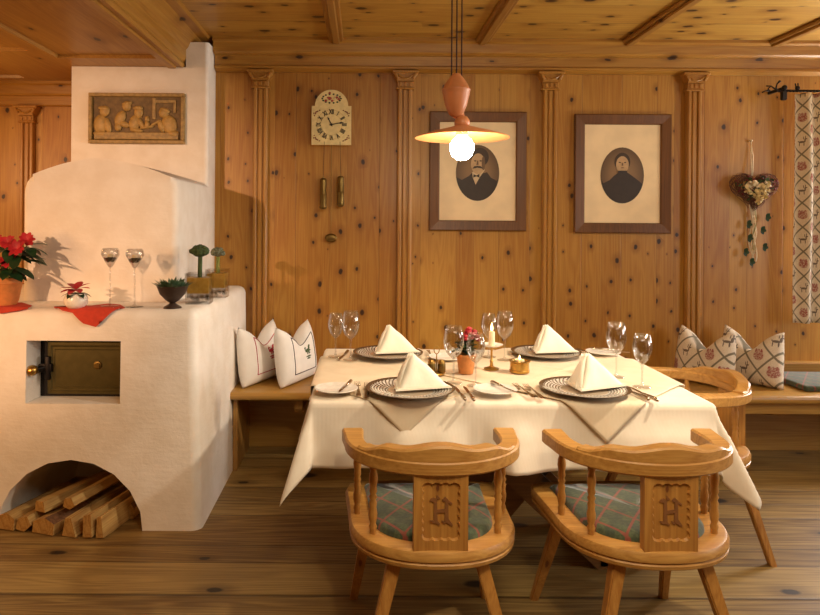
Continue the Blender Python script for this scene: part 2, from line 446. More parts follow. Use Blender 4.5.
# back wall with the window opening far right (outside the frame)
WX0, WX1, WZ0, WZ1 = 2.98, 3.95, .82, 2.2
bm = B()
box(bm, -1.72, WX0, YW, YW+.1, 0, ZC); box(bm, WX1, XR, YW, YW+.1, 0, ZC)
box(bm, WX0, WX1, YW, YW+.1, 0, WZ0); box(bm, WX0, WX1, YW, YW+.1, WZ1, ZC)
struct('wall_back', bm, M['wall'])
bm = B(); box(bm, XL-.1, -1.72, YA, YA+.1, 0, ZC); struct('wall_alcove', bm, M['wall'])
bm = B(); box(bm, -1.76, -1.72, YW+.1, YA, 0, ZC); struct('wall_return', bm, M['wall'])
bm = B(); box(bm, XL-.1, XL, YF, YA, 0, ZC)
struct('wall_left', bm, pine('pine_side_wall', rgb(204, 142, 68), rgb(168, 100, 36), kn, 'z', 'y', .18, .5, .4))
bm = B()
for y0, y1, z0, z1 in ((YF, .6, 0, ZC), (2.2, YW, 0, ZC), (.6, 2.2, 0, .8), (.6, 2.2, 2.25, ZC)):
    box(bm, XR, XR+.1, y0, y1, z0, z1)
struct('wall_right', bm, bpy.data.materials['pine_side_wall'])
bm = B(); box(bm, XL, XR, YF-.1, YF, 0, ZC); struct('wall_front', bm, M['wall'])
def window(name, x0, x1, z0, z1, mtx):
    bm = B()
    for a in ((x0, x0+.06, z0, z1), (x1-.06, x1, z0, z1), (x0, x1, z0, z0+.06), (x0, x1, z1-.06, z1), ((x0+x1)/2-.03, (x0+x1)/2+.03, z0, z1)):
        box(bm, a[0], a[1], .03, .08, a[2], a[3], .004, 1, mtx)
    o = struct(name, bm, M['pil'])
    bm = B(); box(bm, x0+.05, x1-.05, .053, .057, z0+.05, z1-.05, 0, 1, mtx)
    g = link('pane', bm, M['glass'], o)
window('window_1', WX0, WX1, WZ0, WZ1, Matrix.Translation((0, YW, 0)))
window('window_2', .6, 2.2, .8, 2.25, Matrix.Translation((XR+.1, 0, 0)) @ Matrix.Rotation(radians(90), 4, 'Z'))  # assumed window, added out of view in the side wall

# lower ceiling over the stove with coffers
def zl_panel(bm, x0, x1, y0, y1, up=.022):
    box(bm, x0, x1, y0, y1, ZL+up, ZL+up+.03)
bm = B()
yb = YF-.1
cof = [(-1.77, -1.20, -1.5, 3.85), (-3.15, -1.86, -1.5, 3.70), (-3.15, -2.24, 3.80, 4.40)]
base = B(); box(base, XL-.1, XS-.04, yb, YA+.1, ZL, ZC)
so = link('ceiling', base, M['ceily']); so['kind'] = 'structure'
cut = []
for (x0, x1, y0, y1) in cof:
    cb = B(); vs = []
    for z, g in ((ZL-.01, .006), (ZL+.018, -.006)):
        vs.append([cb.verts.new(p) for p in ((x0-g, y0-g, z), (x1+g, y0-g, z), (x1+g, y1+g, z), (x0-g, y1+g, z))])
    cb.faces.new(vs[0]); cb.faces.new(vs[1][::-1])
    for i in range(4): cb.faces.new((vs[0][i], vs[1][i], vs[1][(i+1) % 4], vs[0][(i+1) % 4]))
    cut.append(link('c', cb, M['ceily']))
boolean_diff(so, cut)
so.name = 'ceiling'
# stepped fascia of the beam along the edge of the lower ceiling
bm = B()
prism(bm, [(XS-.06, ZL), (XS-.015, ZL-.006), (XS-.005, ZL+.012), (XS-.012, ZL+.03), (XS+.004, ZL+.055), (XS+.002, ZL+.10), (XS+.02, ZL+.125), (XS+.03, ZL+.15), (XS+.07, ZC-.02), (XS+.12, ZC-.015), (XS+.13, ZC), (XS-.06, ZC)], yb, YW)
prism(bm, [(XS-.10, ZL-.012), (XS-.055, ZL-.014), (XS-.05, ZL+.01), (XS-.105, ZL+.01)], yb, 4.04)
struct('trim_1', bm, M['ceily'])
# ceiling battens
n = 2
for x in (-.174, .734, 1.643, 2.55, 3.46):
    bm = B()
    box(bm, x-.046, x+.046, YF, 4.15, ZC-.022, ZC, .006, 1)
    box(bm, x-.022, x+.022, YF, 4.15, ZC-.036, ZC-.018, .006, 1)
    struct('trim_%d' % n, bm, M['batten']); n += 1
# crown moulding along back wall
prof = [(0, ZC), (.13, ZC), (.13, ZC-.018), (.105, ZC-.028), (.10, ZC-.082), (.085, ZC-.092), (.055, ZC-.098), (.05, ZC-.155), (.06, ZC-.163), (.06, ZC-.176), (.035, ZC-.186), (.02, ZC-.192), (0, ZC-.192)]
bm = B(); prism(bm, [(YW-a+.001, z) for a, z in prof], -.94, XR, axis='x'); struct('trim_%d' % n, bm, M['trim']); n += 1
bm = B(); prism(bm, [(YA-a*.5+.001, z-(ZC-ZL)) for a, z in prof[:-4]]+[(YA-.03, ZL-.165), (YA, ZL-.165)], XL, -1.72, axis='x'); struct('trim_%d' % n, bm, M['trim']); n += 1
# pilasters
def pilaster(x, y, ztop, z0=.46, w=.046):
    global n
    bm = B()
    box(bm, x-w, x+w, y-.030, y, z0, ztop-.10, .004, 1)
    for s in (-1, 1): box(bm, x+s*.032-.011, x+s*.032+.011, y-.044, y-.02, z0, ztop-.10, .005, 1)
    box(bm, x-.014, x+.014, y-.040, y-.02, z0, ztop-.115, .005, 1)
    # capital
    box(bm, x-w-.012, x+w+.012, y-.052, y, ztop-.115, ztop-.103, .004, 1)
    box(bm, x-w-.004, x+w+.004, y-.046, y, ztop-.103, ztop-.066, .003, 1)
    for q in (-.03, 0, .03): box(bm, x+q-.008, x+q+.008, y-.052, y-.04, ztop-.098, ztop-.072, .003, 1)
    prism(bm, [(x-w-.006, ztop-.066), (x+w+.006, ztop-.066), (x+w+.012, ztop-.05), (x+w+.03, ztop-.018), (x-w-.03, ztop-.018), (x-w-.012, ztop-.05)], y-.062, y)
    box(bm, x-w-.036, x+w+.036, y-.072, y, ztop-.018, ztop, .004, 1)
    for s in (-1, 1):
        m = Matrix.Translation((x+s*(w+.012), y-.03, ztop-.034)) @ Matrix.Rotation(s*radians(28), 4, 'Y')
        box(bm, -.009, .009, -.045, .0, -.024, .018, .006, 2, m)
    tube(bm, [(x-w, y-.066, ztop-.03), (x-w*.5, y-.068, ztop-.048), (x, y-.068, ztop-.054), (x+w*.5, y-.068, ztop-.048), (x+w, y-.066, ztop-.03)], .006, 6)
    struct('trim_%d' % n, bm, M['pil']); n += 1
for x in (-.653, .261, 1.179, 2.09): pilaster(x, YW, ZC-.185)
pilaster(-2.28, YA, ZL-.165, 0, .045)
bm = B(); box(bm, -1.99, -1.95, YA-.02, YA, 0, ZL-.165, .003, 1); struct('trim_%d' % n, bm, M['pil']); n += 1

# ================================================================= STOVE
SY = 3.02; ST = .993
stove = tag(empty('masonry_stove', (-1.6, 3.6, 0)), 'white plastered masonry stove with domed upper block and arched wood store', 'stove')
def wl(name, bm, mat, root, **kw):
    """link a mesh given in world coordinates under a root"""
    off = Vector(root.location)
    for v in bm.verts: v.co -= off
    return link(name, bm, mat, root, **kw)
def stove_body():
    bm = B()
    vs = {}
    x0, x1b, x1t = -2.35, -.722, -.757
    pts = [(x0, SY-.01, 0), (x1b, SY-.01, 0), (x1b, YW, 0), (x0, YW, 0), (x0, SY+.01, ST), (x1t, SY+.01, ST), (x1t+.02, YW, ST), (x0, YW, ST)]
    v = [bm.verts.new(p) for p in pts]
    for q in ((0, 3, 2, 1), (4, 5, 6, 7), (0, 1, 5, 4), (1, 2, 6, 5), (2, 3, 7, 6), (3, 0, 4, 7)): bm.faces.new([v[i] for i in q])
    bm.edges.ensure_lookup_table()
    es = [e for e in bm.edges if not all(abs(q.co.z) < .01 for q in e.verts)]
    bmesh.ops.bevel(bm, geom=es, offset=.045, segments=5, affect='EDGES', profile=.5)
    return bm
body = link('stove_body', stove_body(), M['plaster'])
# cutters
c1 = B()
a = [c1.verts.new(p) for p in ((-1.53, SY-.05, .565), (-1.098, SY-.05, .565), (-1.098, SY-.05, .852), (-1.53, SY-.05, .852))]
b = [c1.verts.new(p) for p in ((-1.508, 3.16, .572), (-1.09, 3.16, .572), (-1.09, 3.16, .85), (-1.508, 3.16, .85))]
c1.faces.new(a); c1.faces.new(b[::-1])
for i in range(4): c1.faces.new((a[i], b[i], b[(i+1) % 4], a[(i+1) % 4]))
c1 = link('c', c1, M['plaster'])
c2 = B()
ax, rx, rz = -1.315, .335, .315
def arch(y, s, n=10): return [c2.verts.new((ax+rx*s*cos(pi*i/n)+(1-s)*.06, y, -.02+(rz+.02)*(s if s < 1 else 1)*sin(pi*i/n)+(0 if 0 < i < n else -.03))) for i in range(n+1)]
r0 = arch(SY-.06, 1.0); r1 = arch(SY+.22, 1.0); r2 = arch(SY+.62, .78)
for p, q in ((r0, r1), (r1, r2)):
    for i in range(len(p)):
        j = (i+1) % len(p); c2.faces.new((p[i], q[i], q[j], p[j]))
c2.faces.new(r0[::-1]); c2.faces.new(r2)
bmesh.ops.recalc_face_normals(c2, faces=c2.faces)
c2 = link('c', c2, M['plaster'])
boolean_diff(body, [c1, c2])
for p in body.data.polygons: p.use_smooth = True
body.data.set_sharp_from_angle(angle=radians(25))
body.parent = stove; body.location = -Vector(stove.location)
# dome
dx0, dx1, dy = -1.713, -.93, 3.35
top = []
for i in range(61):
    t = i/60; x = dx0+(dx1-dx0)*t
    pk = 1.712; s0 = 1.605
    u = (t-.48)/.52 if t > .48 else (t-.48)/.48
    z = s0+(pk-s0)*(1-abs(u)**1.65)
    for q, r_ in ((x-dx0, .055), (dx1-x, .03)):
        if q < r_: z -= r_-sqrt(max(0, r_*r_-(r_-q)**2))
    top.append((x, z))

bm = B(); prism(bm, [(dx0, ST-.06), (dx1, ST-.06)]+top[::-1], dy, 4.10)
es = [e for e in bm.edges if (abs(e.verts[0].co.y-dy) < .001 and abs(e.verts[1].co.y-dy) < .001) or (abs(e.verts[0].co.y-e.verts[1].co.y) > .1 and (abs(e.verts[0].co.x-dx0) < .001 or abs(e.verts[0].co.x-dx1) < .001))]
bmesh.ops.bevel(bm, geom=es, offset=.035, segments=4, affect='EDGES', profile=.5)
wl('stove_dome', bm, M['plaster'], stove, smooth=40)
bm = B()
prism(bm, [(-1.775, ST-.06), (-.945, ST-.06), (-.945, ZC-.055), (XS+.016, ZC-.055), (XS+.016, ZC-.075), (XS+.003, ZC-.09), (XS+.003, ZL-.002), (-1.775, ZL-.002)], 4.05, YW+.001)
bmesh.ops.bevel(bm, geom=[e for e in bm.edges if all(v.co.x > -.95 and v.co.y < 4.06 for v in e.verts) and abs(e.verts[0].co.z-e.verts[1].co.z) > .5], offset=.022, segments=4, affect='EDGES', profile=.5)
wl('chimney', bm, M['plaster'], stove)
# oven door
bm = B()
box(bm, -1.512, -1.09, 3.135, 3.162, .572, .85, .002, 1)
wl('door_frame', bm, M['soot'], stove)
bm = B(); box(bm, -1.472, -1.095, 3.118, 3.140, .585, .832, .004, 1)
def rect_loop(bm, x0, x1, z0, z1, y, r):
    for p, q in (((x0, z0), (x1, z0)), ((x1, z0), (x1, z1)), ((x1, z1), (x0, z1)), ((x0, z1), (x0, z0))):
        tube(bm, [(p[0], y, p[1]), (q[0], y, q[1])], r, 6)
rect_loop(bm, -1.452, -1.113, .605, .812, 3.119, .006)
rect_loop(bm, -1.436, -1.128, .622, .795, 3.119, .003)
door = wl('oven_door', bm, M['dark'], stove, smooth=30)
bm = B()
lathe(bm, [(0, .012), (.012, .012), (.012, .007), (.018, .006), (.02, 0)], 16, mtx=Matrix.Translation((-1.235, 3.118, .722)) @ Matrix.Rotation(radians(90), 4, 'X'))
off = Vector(stove.location)
for v in bm.verts: v.co -= off
link('keyhole_rosette', bm, M['dbrass'], door, smooth=40)
bm = B()
box(bm, -1.505, -1.445, 3.100, 3.122, .69, .73, .004, 2)
box(bm, -1.475, -1.452, 3.094, 3.12, .655, .765, .006, 2)
tube(bm, [(-1.475, 3.10, .712), (-1.50, 3.06, .712)], .008, 8)
for v in bm.verts: v.co -= off
link('latch', bm, M['iron'], door, smooth=40)
bm = B(); lathe(bm, [(0, .022), (.012, .021), (.022, .012), (.025, 0), (.022, -.012), (.012, -.02), (0, -.022)], 20, mtx=Matrix.Translation((-1.505, 3.045, .712)) @ Matrix.Rotation(radians(60), 4, 'X'))
for v in bm.verts: v.co -= off
link('door_knob', bm, M['brass'], door, smooth=True)

# firewood
def log(p0, p1, w, h, twist=0., label='', shape=0, mat='log'):
    """split billet from front-bottom p0 to back p1 (x,y,z of the underside)"""
    p0, p1 = Vector(p0), Vector(p1); d = (p1-p0); L = d.length
    sh = [[(-.5, 0), (.5, 0), (.55, .7), (.1, 1), (-.45, .75)], [(-.5, 0), (.5, .05), (.35, 1), (-.4, .9)], [(-.55, .1), (.1, 0), (.55, .45), (.3, 1), (-.35, .8)], [(-.5, 0), (.5, 0), (.15, 1), (-.3, .95)]][shape]
    bm = B(); nseg = 6; rings = []
    for i in range(nseg+1):
        t = i/nseg; k2 = 1-.12*t
        rings.append([bm.verts.new((a*w*k2+random.uniform(-.002, .002)+.004*sin(t*3+shape), t*L, b*h*k2+random.uniform(-.0015, .0015))) for a, b in sh])
    m = len(sh)
    for a, b in zip(rings, rings[1:]):
        for i in range(m):
            j = (i+1) % m; f = bm.faces.new((a[i], a[j], b[j], b[i]))
            if i == 2 and mat == 'bark': f.material_index = 1
    bm.faces.new(rings[0]); bm.faces.new(rings[-1][::-1])
    rz = atan2(-(d.x), d.y); rx = atan2(d.z, sqrt(d.x**2+d.y**2))
    o = link('firewood_log', bm, [M['log'], M['bark']], loc=p0, rot=Euler((rx, twist, rz), 'XYZ'))
    # rotation order: pitch then yaw
    o.rotation_euler = (Matrix.Rotation(rz, 3, 'Z') @ Matrix.Rotation(rx, 3, 'X') @ Matrix.Rotation(twist, 3, 'Y')).to_euler()
    tag(o, label, 'firewood', 'split logs in the arched wood store'); return o
log((-1.60, 3.00, .006), (-1.50, 3.40, .004), .085, .075, 0, 'squared split log lying leftmost in the arched wood store', 0)
log((-1.515, 2.985, .004), (-1.42, 3.36, .004), .075, .07, 0, 'short split log second from left at floor level, pale end facing out', 2)
log((-1.455, 3.02, .078), (-1.26, 3.42, .095), .066, .05, 0, 'split log resting on top of the two leftmost floor logs', 1)
log((-1.415, 2.965, .004), (-1.345, 3.20, .004), .11, .07, 0, 'dark broad stubby log lying on floor under the two top logs', 0, 'bark')
log((-1.325, 3.02, .090), (-1.12, 3.42, .13), .07, .058, 0, 'topmost long split log, reaching highest up the pile', 2)
log((-1.288, 2.94, .004), (-1.175, 3.36, .004), .070, .082, 0, 'upright-edged split log with square pale end in the pile centre', 3)
log((-1.205, 2.93, .004), (-1.095, 3.36, .004), .046, .105, 0, 'narrow tall split log right of the square-ended one', 1)
log((-1.148, 2.93, .004), (-1.045, 3.34, .004), .042, .092, 0, 'thin split log leaning third from the right wall of the arch', 3)
log((-1.082, 3.12, .004), (-1.062, 3.40, .004), .036, .07, 0, 'small dark log set back at the right end of the arch', 0, 'bark')
# ================================================================= BENCH
bench = tag(empty('wall_bench', (1.8, 3.9, 0)), 'long pine wall bench running from the stove to the right edge', 'bench')
bm = B(); box(bm, -.742, XR-.01, 3.69, YW-.002, .405, .45, .018, 3)
wl('bench_seat', bm, M['bench'], bench, smooth=40)
bm = B(); box(bm, -.71, XR-.02, 4.14, 4.165, .0, .36, .003, 1); wl('plinth_panel', bm, M['bench'], bench)
bm = B(); box(bm, -.71, XR-.02, 4.19, 4.215, .0, .405, 0, 1); wl('back_panel', bm, M['carve'], bench)
bm = B(); box(bm, 1.9, XR-.02, 3.75, 3.775, .335, .405, .003, 1); wl('apron', bm, M['bench'], bench)
bm = B(); box(bm, -.722, -.696, 3.74, 4.14, 0, .405, .003, 1); wl('end_board', bm, M['benchz'], bench)
bm = B(); prism(bm, [(3.78, .405), (4.14, .405), (4.14, .30), (3.87, .30), (3.80, .315), (3.78, .34)], -.345, -.30, axis='x')
for v in bm.verts: v.co.x -= .035
b1 = wl('bracket', bm, M['benchz'], bench)
for x in (1.2, 2.4, 3.3):
    c = b1.copy(); C.objects.link(c); c.parent = bench; c.location = (x+.32, 0, 0)
bm = B(); box(bm, 2.28, XR-.02, YW-.065, YW-.0, .45, .535, .006, 2); wl('back_ledge', bm, M['bench'], bench)

# ================================================================= TABLE
TX0, TX1, TY0, TY1, TZ = -.178, 1.262, 2.405, 3.39, .75
table = tag(empty('dining_table', (.54, 2.9, 0)), 'rectangular wooden dining table with crossed plank legs, hidden under cloths', 'table')
bm = B(); box(bm, TX0+.004, TX1-.004, TY0+.004, TY1-.004, .715, TZ-.003, .006, 2); wl('tabletop', bm, M['tleg'], table)
bm = B(); rect = (TX0+.08, TX1-.08, TY0+.12, TY1-.08)
box(bm, rect[0], rect[1], rect[2], rect[2]+.025, .645, .715); box(bm, rect[0], rect[1], rect[3]-.025, rect[3], .645, .715)
box(bm, rect[0], rect[0]+.025, rect[2], rect[3], .645, .715); box(bm, rect[1]-.025, rect[1], rect[2], rect[3], .645, .715)
wl('apron', bm, M['tleg'], table)
def plank(p, q, wz, y0, y1):
    bm = B(); d = Vector((q[0]-p[0], 0, q[1]-p[1])); d.normalize(); nrm = Vector((-d.z, 0, d.x))*wz/2
    P = [Vector((p[0], 0, p[1])), Vector((q[0], 0, q[1]))]
    prism(bm, [(v.x, v.z) for v in (P[0]-nrm, P[1]-nrm, P[1]+nrm, P[0]+nrm)], y0, y1)
    return bm
for y in (2.70, 3.08):
    wl('leg', plank((.30, .70), (1.02, .03), .125, y, y+.05), M['tleg'], table)
    wl('leg', plank((.98, .70), (.42, .03), .10, y+.05, y+.095), M['tleg'], table)
bm = B(); box(bm, .96, 1.08, 2.70, 3.14, 0, .05, .012, 2); wl('foot', bm, M['tleg'], table)
bm = B(); box(bm, .38, .50, 2.74, 3.18, 0, .05, .012, 2); wl('foot', bm, M['tleg'], table)

# draped cloths -------------------------------------------------
def drape(pt, z0, amp=1., ph=0., off=0.):
    x, y = pt
    qx = min(max(x, TX0), TX1); qy = min(max(y, TY0), TY1)
    ox, oy = x-qx, y-qy; d = sqrt(ox*ox+oy*oy)
    if d < 1e-6:
        return Vector((x, y, z0+.0016*sin(x*9+ph)*sin(y*8)))
    nx, ny = ox/d, oy/d
    per = (qx*1.0-qy*1.0)+atan2(ny, nx)*.35
    r = .012
    a = min(d/r, pi/2)
    hx = r*sin(a); dz = r*(1-cos(a))
    dd = max(0., d-r*pi/2)
    corner = min(abs(nx), abs(ny))*1.414
    fl = .04+.12*corner+amp*min(1, dd/.10)*(.11+.13*sin(per*13+ph+1.2*sin(per*5))+.06*sin(per*31+ph*2)*(.5+.5*sin(per*4)))
    if nx > .3: fl += .12*nx
    hx += dd*max(0.02, fl)+off
    dz += dd*.985
    return Vector((qx+nx*hx, qy+ny*hx, z0-dz))
def cloth_mesh(cx, cy, hx, hy, rot, z0, n=90, m=90, th=.0025, amp=1., ph=0., off=0., creases=()):
    bm = B(); g = []
    cr, sr = cos(rot), sin(rot)
    for i in range(n+1):
        row = []
        for j in range(m+1):
            u = -hx+2*hx*i/n; v = -hy+2*hy*j/m
            p = drape((cx+u*cr-v*sr, cy+u*sr+v*cr), z0, amp, ph, off)
            for cu, cv, w in creases:
                if cu is not None: p.z += .0035*exp(-((u-cu)/w)**2)
                if cv is not None: p.z += .0035*exp(-((v-cv)/w)**2)
            row.append(bm.verts.new(p))
        g.append(row)
    for i in range(n):
        for j in range(m): bm.faces.new((g[i][j], g[i+1][j], g[i+1][j+1], g[i][j+1]))
    return bm
def thick(o, t):
    m = o.modifiers.new('cloth_thickness', 'SOLIDIFY'); m.thickness = t; m.offset = 0.; return o
tcx, tcy = (TX0+TX1)/2, (TY0+TY1)/2
o = link('tablecloth', cloth_mesh(tcx, tcy, (TX1-TX0)/2+.25, (TY1-TY0)/2+.245, 0, .7535, 150, 110, amp=1., ph=.6, creases=((.02, None, .008), (None, -.02, .008))), M['cloth'], smooth=True); thick(o, .0025)
tag(o, 'large white tablecloth draped over the dining table to its hanging corners', 'tablecloth')
o = link('table_overlay', cloth_mesh(.155, 2.90, .44, .44, radians(45), .7575, 80, 80, amp=.25, ph=1., off=.012, creases=((.0, None, .006), (None, .0, .006))), M['overlay'], smooth=True); thick(o, .0025)
tag(o, 'cream overlay cloth laid diamondwise on the left half of the table', 'tablecloth', 'square overlay cloths on the table')
o = link('table_overlay', cloth_mesh(.87, 2.90, .455, .455, radians(45), .7615, 80, 80, amp=.25, ph=2., off=.016, creases=((.0, None, .006), (None, .0, .006))), M['overlay'], smooth=True); thick(o, .0025)
tag(o, 'cream overlay cloth laid diamondwise on the right half of the table', 'tablecloth', 'square overlay cloths on the table')
ZT = .7665

# ---------------------------------------------------------------- CHAIRS
def superpath(a, b, th0, th1, n, e=.88, cy=0.):
    out = []
    for i in range(n+1):
        th = th0+(th1-th0)*i/n
        s, c = sin(th), cos(th)
        x = a*(abs(s)**e)*(1 if s >= 0 else -1); y = -b*(abs(c)**e)*(1 if c >= 0 else -1)
        out.append(Vector((x, y+cy, 0)))
    return out
def with_normals(pts, closed=False):
    n = len(pts); res = []
    for i, p in enumerate(pts):
        a = pts[(i-1) % n] if closed or i > 0 else pts[i]
        b = pts[(i+1) % n] if closed or i < n-1 else pts[i]
        t = (b-a).normalized(); res.append((p, Vector((t.y, -t.x, 0))))
    return res
def spindle(x, y, z0, z1):
    h = z1-z0; bm = B()
    pr = [(0, 0), (.0105, 0), (.0105, .06), (.013, .10), (.009, .14), (.0125, .20), (.014, .28), (.0105, .36), (.0125, .42), (.009, .46), (.013, .50), (.009, .54), (.0125, .58), (.0105, .64), (.014, .73), (.0125, .80), (.009, .86), (.013, .90), (.0105, .95), (.0105, 1), (0, 1)]
    return lathe(bm, [(r, z*h) for r, z in pr], 14, x, y, z0)
def wavy(x0, x1, z0, z1, n=8, amp=.003):
    pts = []
    cx, cz = (x0+x1)/2, (z0+z1)/2
    def seg(p, q, nrm, k):
        for i in range(k):
            for j in range(3):
                t = (i+j/3)/k
                o = abs(sin(pi*(i+j/3)))*amp
                pts.append((p[0]+(q[0]-p[0])*t+nrm[0]*o, p[1]+(q[1]-p[1])*t+nrm[1]*o))
    seg((x0, z0), (x1, z0), (0, -1), 4); seg((x1, z0), (x1, z1), (1, 0), n)
    seg((x1, z1), (x0, z1), (0, 1), 4); seg((x0, z1), (x0, z0), (-1, 0), n)
    return pts
def make_chair():
    root = empty('captains_chair')
    # seat ring
    pts = superpath(.256, .24, -pi/2, pi/2, 32, .88)
    fr = [Vector((.260, .10, 0)), Vector((.268, .23, 0)), Vector((.258, .275, 0)), Vector((.22, .292, 0)), Vector((.1, .30, 0)), Vector((-.1, .30, 0)), Vector((-.22, .292, 0)), Vector((-.258, .275, 0)), Vector((-.268, .23, 0)), Vector((-.260, .10, 0))]
    path = with_normals([p for p in pts]+fr, True)
    sec = [(-.062, .438), (-.062, .39), (.0, .386), (.008, .392), (.010, .402), (.004, .407), (.010, .412), (.011, .425), (.004, .438), (-.004, .441)]
    bm = B(); sweep(bm, path, lambda i: sec, True); link('seat_frame', bm, M['chair'], root, smooth=35)
    inner = [p-o*.058 for p, o in path]
    bm = B()
    lay = [(1., .40), (1.0, .43), (.985, .448), (.94, .458), (.8, .464), (.55, .468), (.25, .47)]
    rings = [[bm.verts.new((p.x*s, p.y*s, z)) for p in inner] for s, z in lay]
    c0 = bm.verts.new((0, 0, .470)); c1 = bm.verts.new((0, 0, .40))
    m = len(inner)
    for A, Bq in zip(rings, rings[1:]):
        for i in range(m): bm.faces.new((A[i], A[(i+1) % m], Bq[(i+1) % m], Bq[i]))
    for i in range(m):
        bm.faces.new((rings[-1][i], rings[-1][(i+1) % m], c0)); bm.faces.new((rings[0][(i+1) % m], rings[0][i], c1))
    link('seat_cushion', bm, M['plaid'], root, smooth=True)
    # legs
    for sx, sy, tx, ty, bx, by in ((-1, -1, .125, .165, .235, .255), (1, -1, .125, .165, .235, .255), (-1, 1, .19, .15, .245, .305), (1, 1, .19, .15, .245, .305)):
        bm = B(); t = Vector((sx*tx, sy*ty, .40)); b = Vector((sx*bx, sy*by, 0.))
        vs = []
        for p, w in ((b, .014), (t, .021)):
            vs.append([bm.verts.new(p+Vector((a*w, c*w, 0))) for a, c in ((-1, -1), (1, -1), (1, 1), (-1, 1))])
        bm.faces.new(vs[0][::-1]); bm.faces.new(vs[1])
        for i in range(4): bm.faces.new((vs[0][i], vs[0][(i+1) % 4], vs[1][(i+1) % 4], vs[1][i]))
        bmesh.ops.bevel(bm, geom=[e for e in bm.edges if abs(e.verts[0].co.z-e.verts[1].co.z) > .1], offset=.004, segments=2, affect='EDGES')
        link('leg', bm, M['chairz'], root)
    # arm / back rail
    arc = superpath(.252, .215, -pi/2, pi/2, 44, .95, -.005)
    left = [Vector((-.256+.004*t, .070-.075*t, 0)) for t in (0, .12, .3, .5, .75)]
    right = [Vector((-p.x, p.y, 0)) for p in left[::-1]]
    path = with_normals(left+arc+right)
    N_ = len(path)
    L = [0]
    for i in range(1, N_): L.append(L[-1]+(path[i][0]-path[i-1][0]).length)
    tot = L[-1]
    def s_rail(i):
        t = abs(2*L[i]/tot-1)          # 0 centre, 1 arm end
        w = .030+.006*exp(-((t-1)/.12)**2)
        c = .0
        zt = .702+.004*t; zb = .660+.0*t
        return [(-w, zb+.006), (-w+.006, zb), (w-.006, zb), (w, zb+.006), (w, zt-.006), (w-.006, zt), (-w+.006, zt), (-w, zt-.006)]
    bm = B(); sweep(bm, path, s_rail); link('arm_rail', bm, M['chair'], root, smooth=35)
    def ss(t): t = min(1, max(0, t)); return t*t*(3-2*t)
    cpath = [(i, q) for i, q in enumerate(path) if abs(2*L[i]/tot-1) < .60]
    def s_crest(j):
        i = cpath[j][0]; t = abs(2*L[i]/tot-1)
        hgt = .012+.020*ss((.52-t)/.16)+.016*ss((.26-t)/.24)
        if t > .52: hgt = .012
        w = .024
        zb = .700; zt = zb+hgt
        return [(-w, zb), (w+.002, zb), (w+.002, zt-.006), (w-.004, zt), (-w+.004, zt), (-w, zt-.005)]
    bm = B(); sweep(bm, [q for _, q in cpath], s_crest); link('crest_rail', bm, M['chair'], root, smooth=35)
    # spindles
    for sx in (-1, 1):
        for x, y in ((.240, .020), (.194, -.120)):
            link('spindle', spindle(sx*x, y, .438, .665), M['chairz'], root, smooth=50)
    # splat with carved panel
    y0, y1 = -.235, -.205
    x, z0, z1 = .080, .438, .665
    outer = [(-x, z0), (x, z0), (x, z1), (-x, z1)]
    inn = wavy(-.052, .052, z0+.035, z1-.03, 7, .005)
    bm = B()
    ov = [bm.verts.new((a, y0, b)) for a, b in outer]; iv = [bm.verts.new((a, y0, b)) for a, b in inn]
    es = [bm.edges.new((q[i], q[(i+1) % len(q)])) for q in (ov, iv) for i in range(len(q))]
    bmesh.ops.triangle_fill(bm, edges=es, use_beauty=True)
    ib = [bm.verts.new((a*.93, y0+.008, z0+.12+(b-z0-.12)*.95)) for a, b in inn]
    for i in range(len(inn)): bm.faces.new((iv[i], iv[(i+1) % len(inn)], ib[(i+1) % len(inn)], ib[i]))
    bm.faces.new(ib)
    ob = [bm.verts.new((a, y1, b)) for a, b in outer]
    for i in range(4): bm.faces.new((ov[i], ov[(i+1) % 4], ob[(i+1) % 4], ob[i]))
    bm.faces.new(ob)
    sp = link('back_splat', bm, M['chairz'], root)
    # carved blackletter H
    bm = B(); zc = (z0+z1)/2+.004
    def poly(ps): prism(bm, [(a/1000, zc+b/1000) for a, b in ps], y0+.0045, y0+.009)
    poly([(-20, 38), (-11, 33), (-9, -30), (-18, -38), (-21, -32), (-20, 20), (-24, 30)])
    poly([(-20, 38), (-30, 34), (-33, 28), (-22, 26)]); poly([(-18, -38), (-30, -34), (-32, -28), (-19, -30)]); poly([(-11, -28), (-2, -38), (-4, -44), (-16, -36)])
    poly([(-2, 36), (-11, 46), (-13, 40), (-10, 32)])
    poly([(-10, 2), (14, 5), (14, -5), (-10, -7)])
    poly([(13, 40), (22, 32), (23, -26), (14, -36), (11, -30), (13, 28)])
    poly([(13, 40), (4, 32), (8, 26), (14, 28)]); poly([(22, -22), (36, -42), (34, -46), (14, -34)]); poly([(20, 32), (34, 22), (32, 17), (20, 24)])
    poly([(14, -34), (4, -28), (3, -33), (12, -40)])
    link('carved_letter', bm, M['carve'], sp)
    return root
ch = make_chair()
ch.location = (.228, 2.185, 0); ch.rotation_euler = (0, 0, radians(1.5))
tag(ch, 'pine armchair with carved H splat, left of the two in front', 'chair', 'pine armchairs at the table')
c2_ = copy_tree(ch); c2_.location = (.902, 2.19, 0); c2_.rotation_euler = (0, 0, radians(2)); c2_['label'] = 'pine armchair with carved H splat, right of the two in front'
c3_ = copy_tree(ch); c3_.location = (1.43, 2.97, 0); c3_.rotation_euler = (0, 0, radians(92)); c3_['label'] = 'pine armchair at the right end of the table, facing the stove'
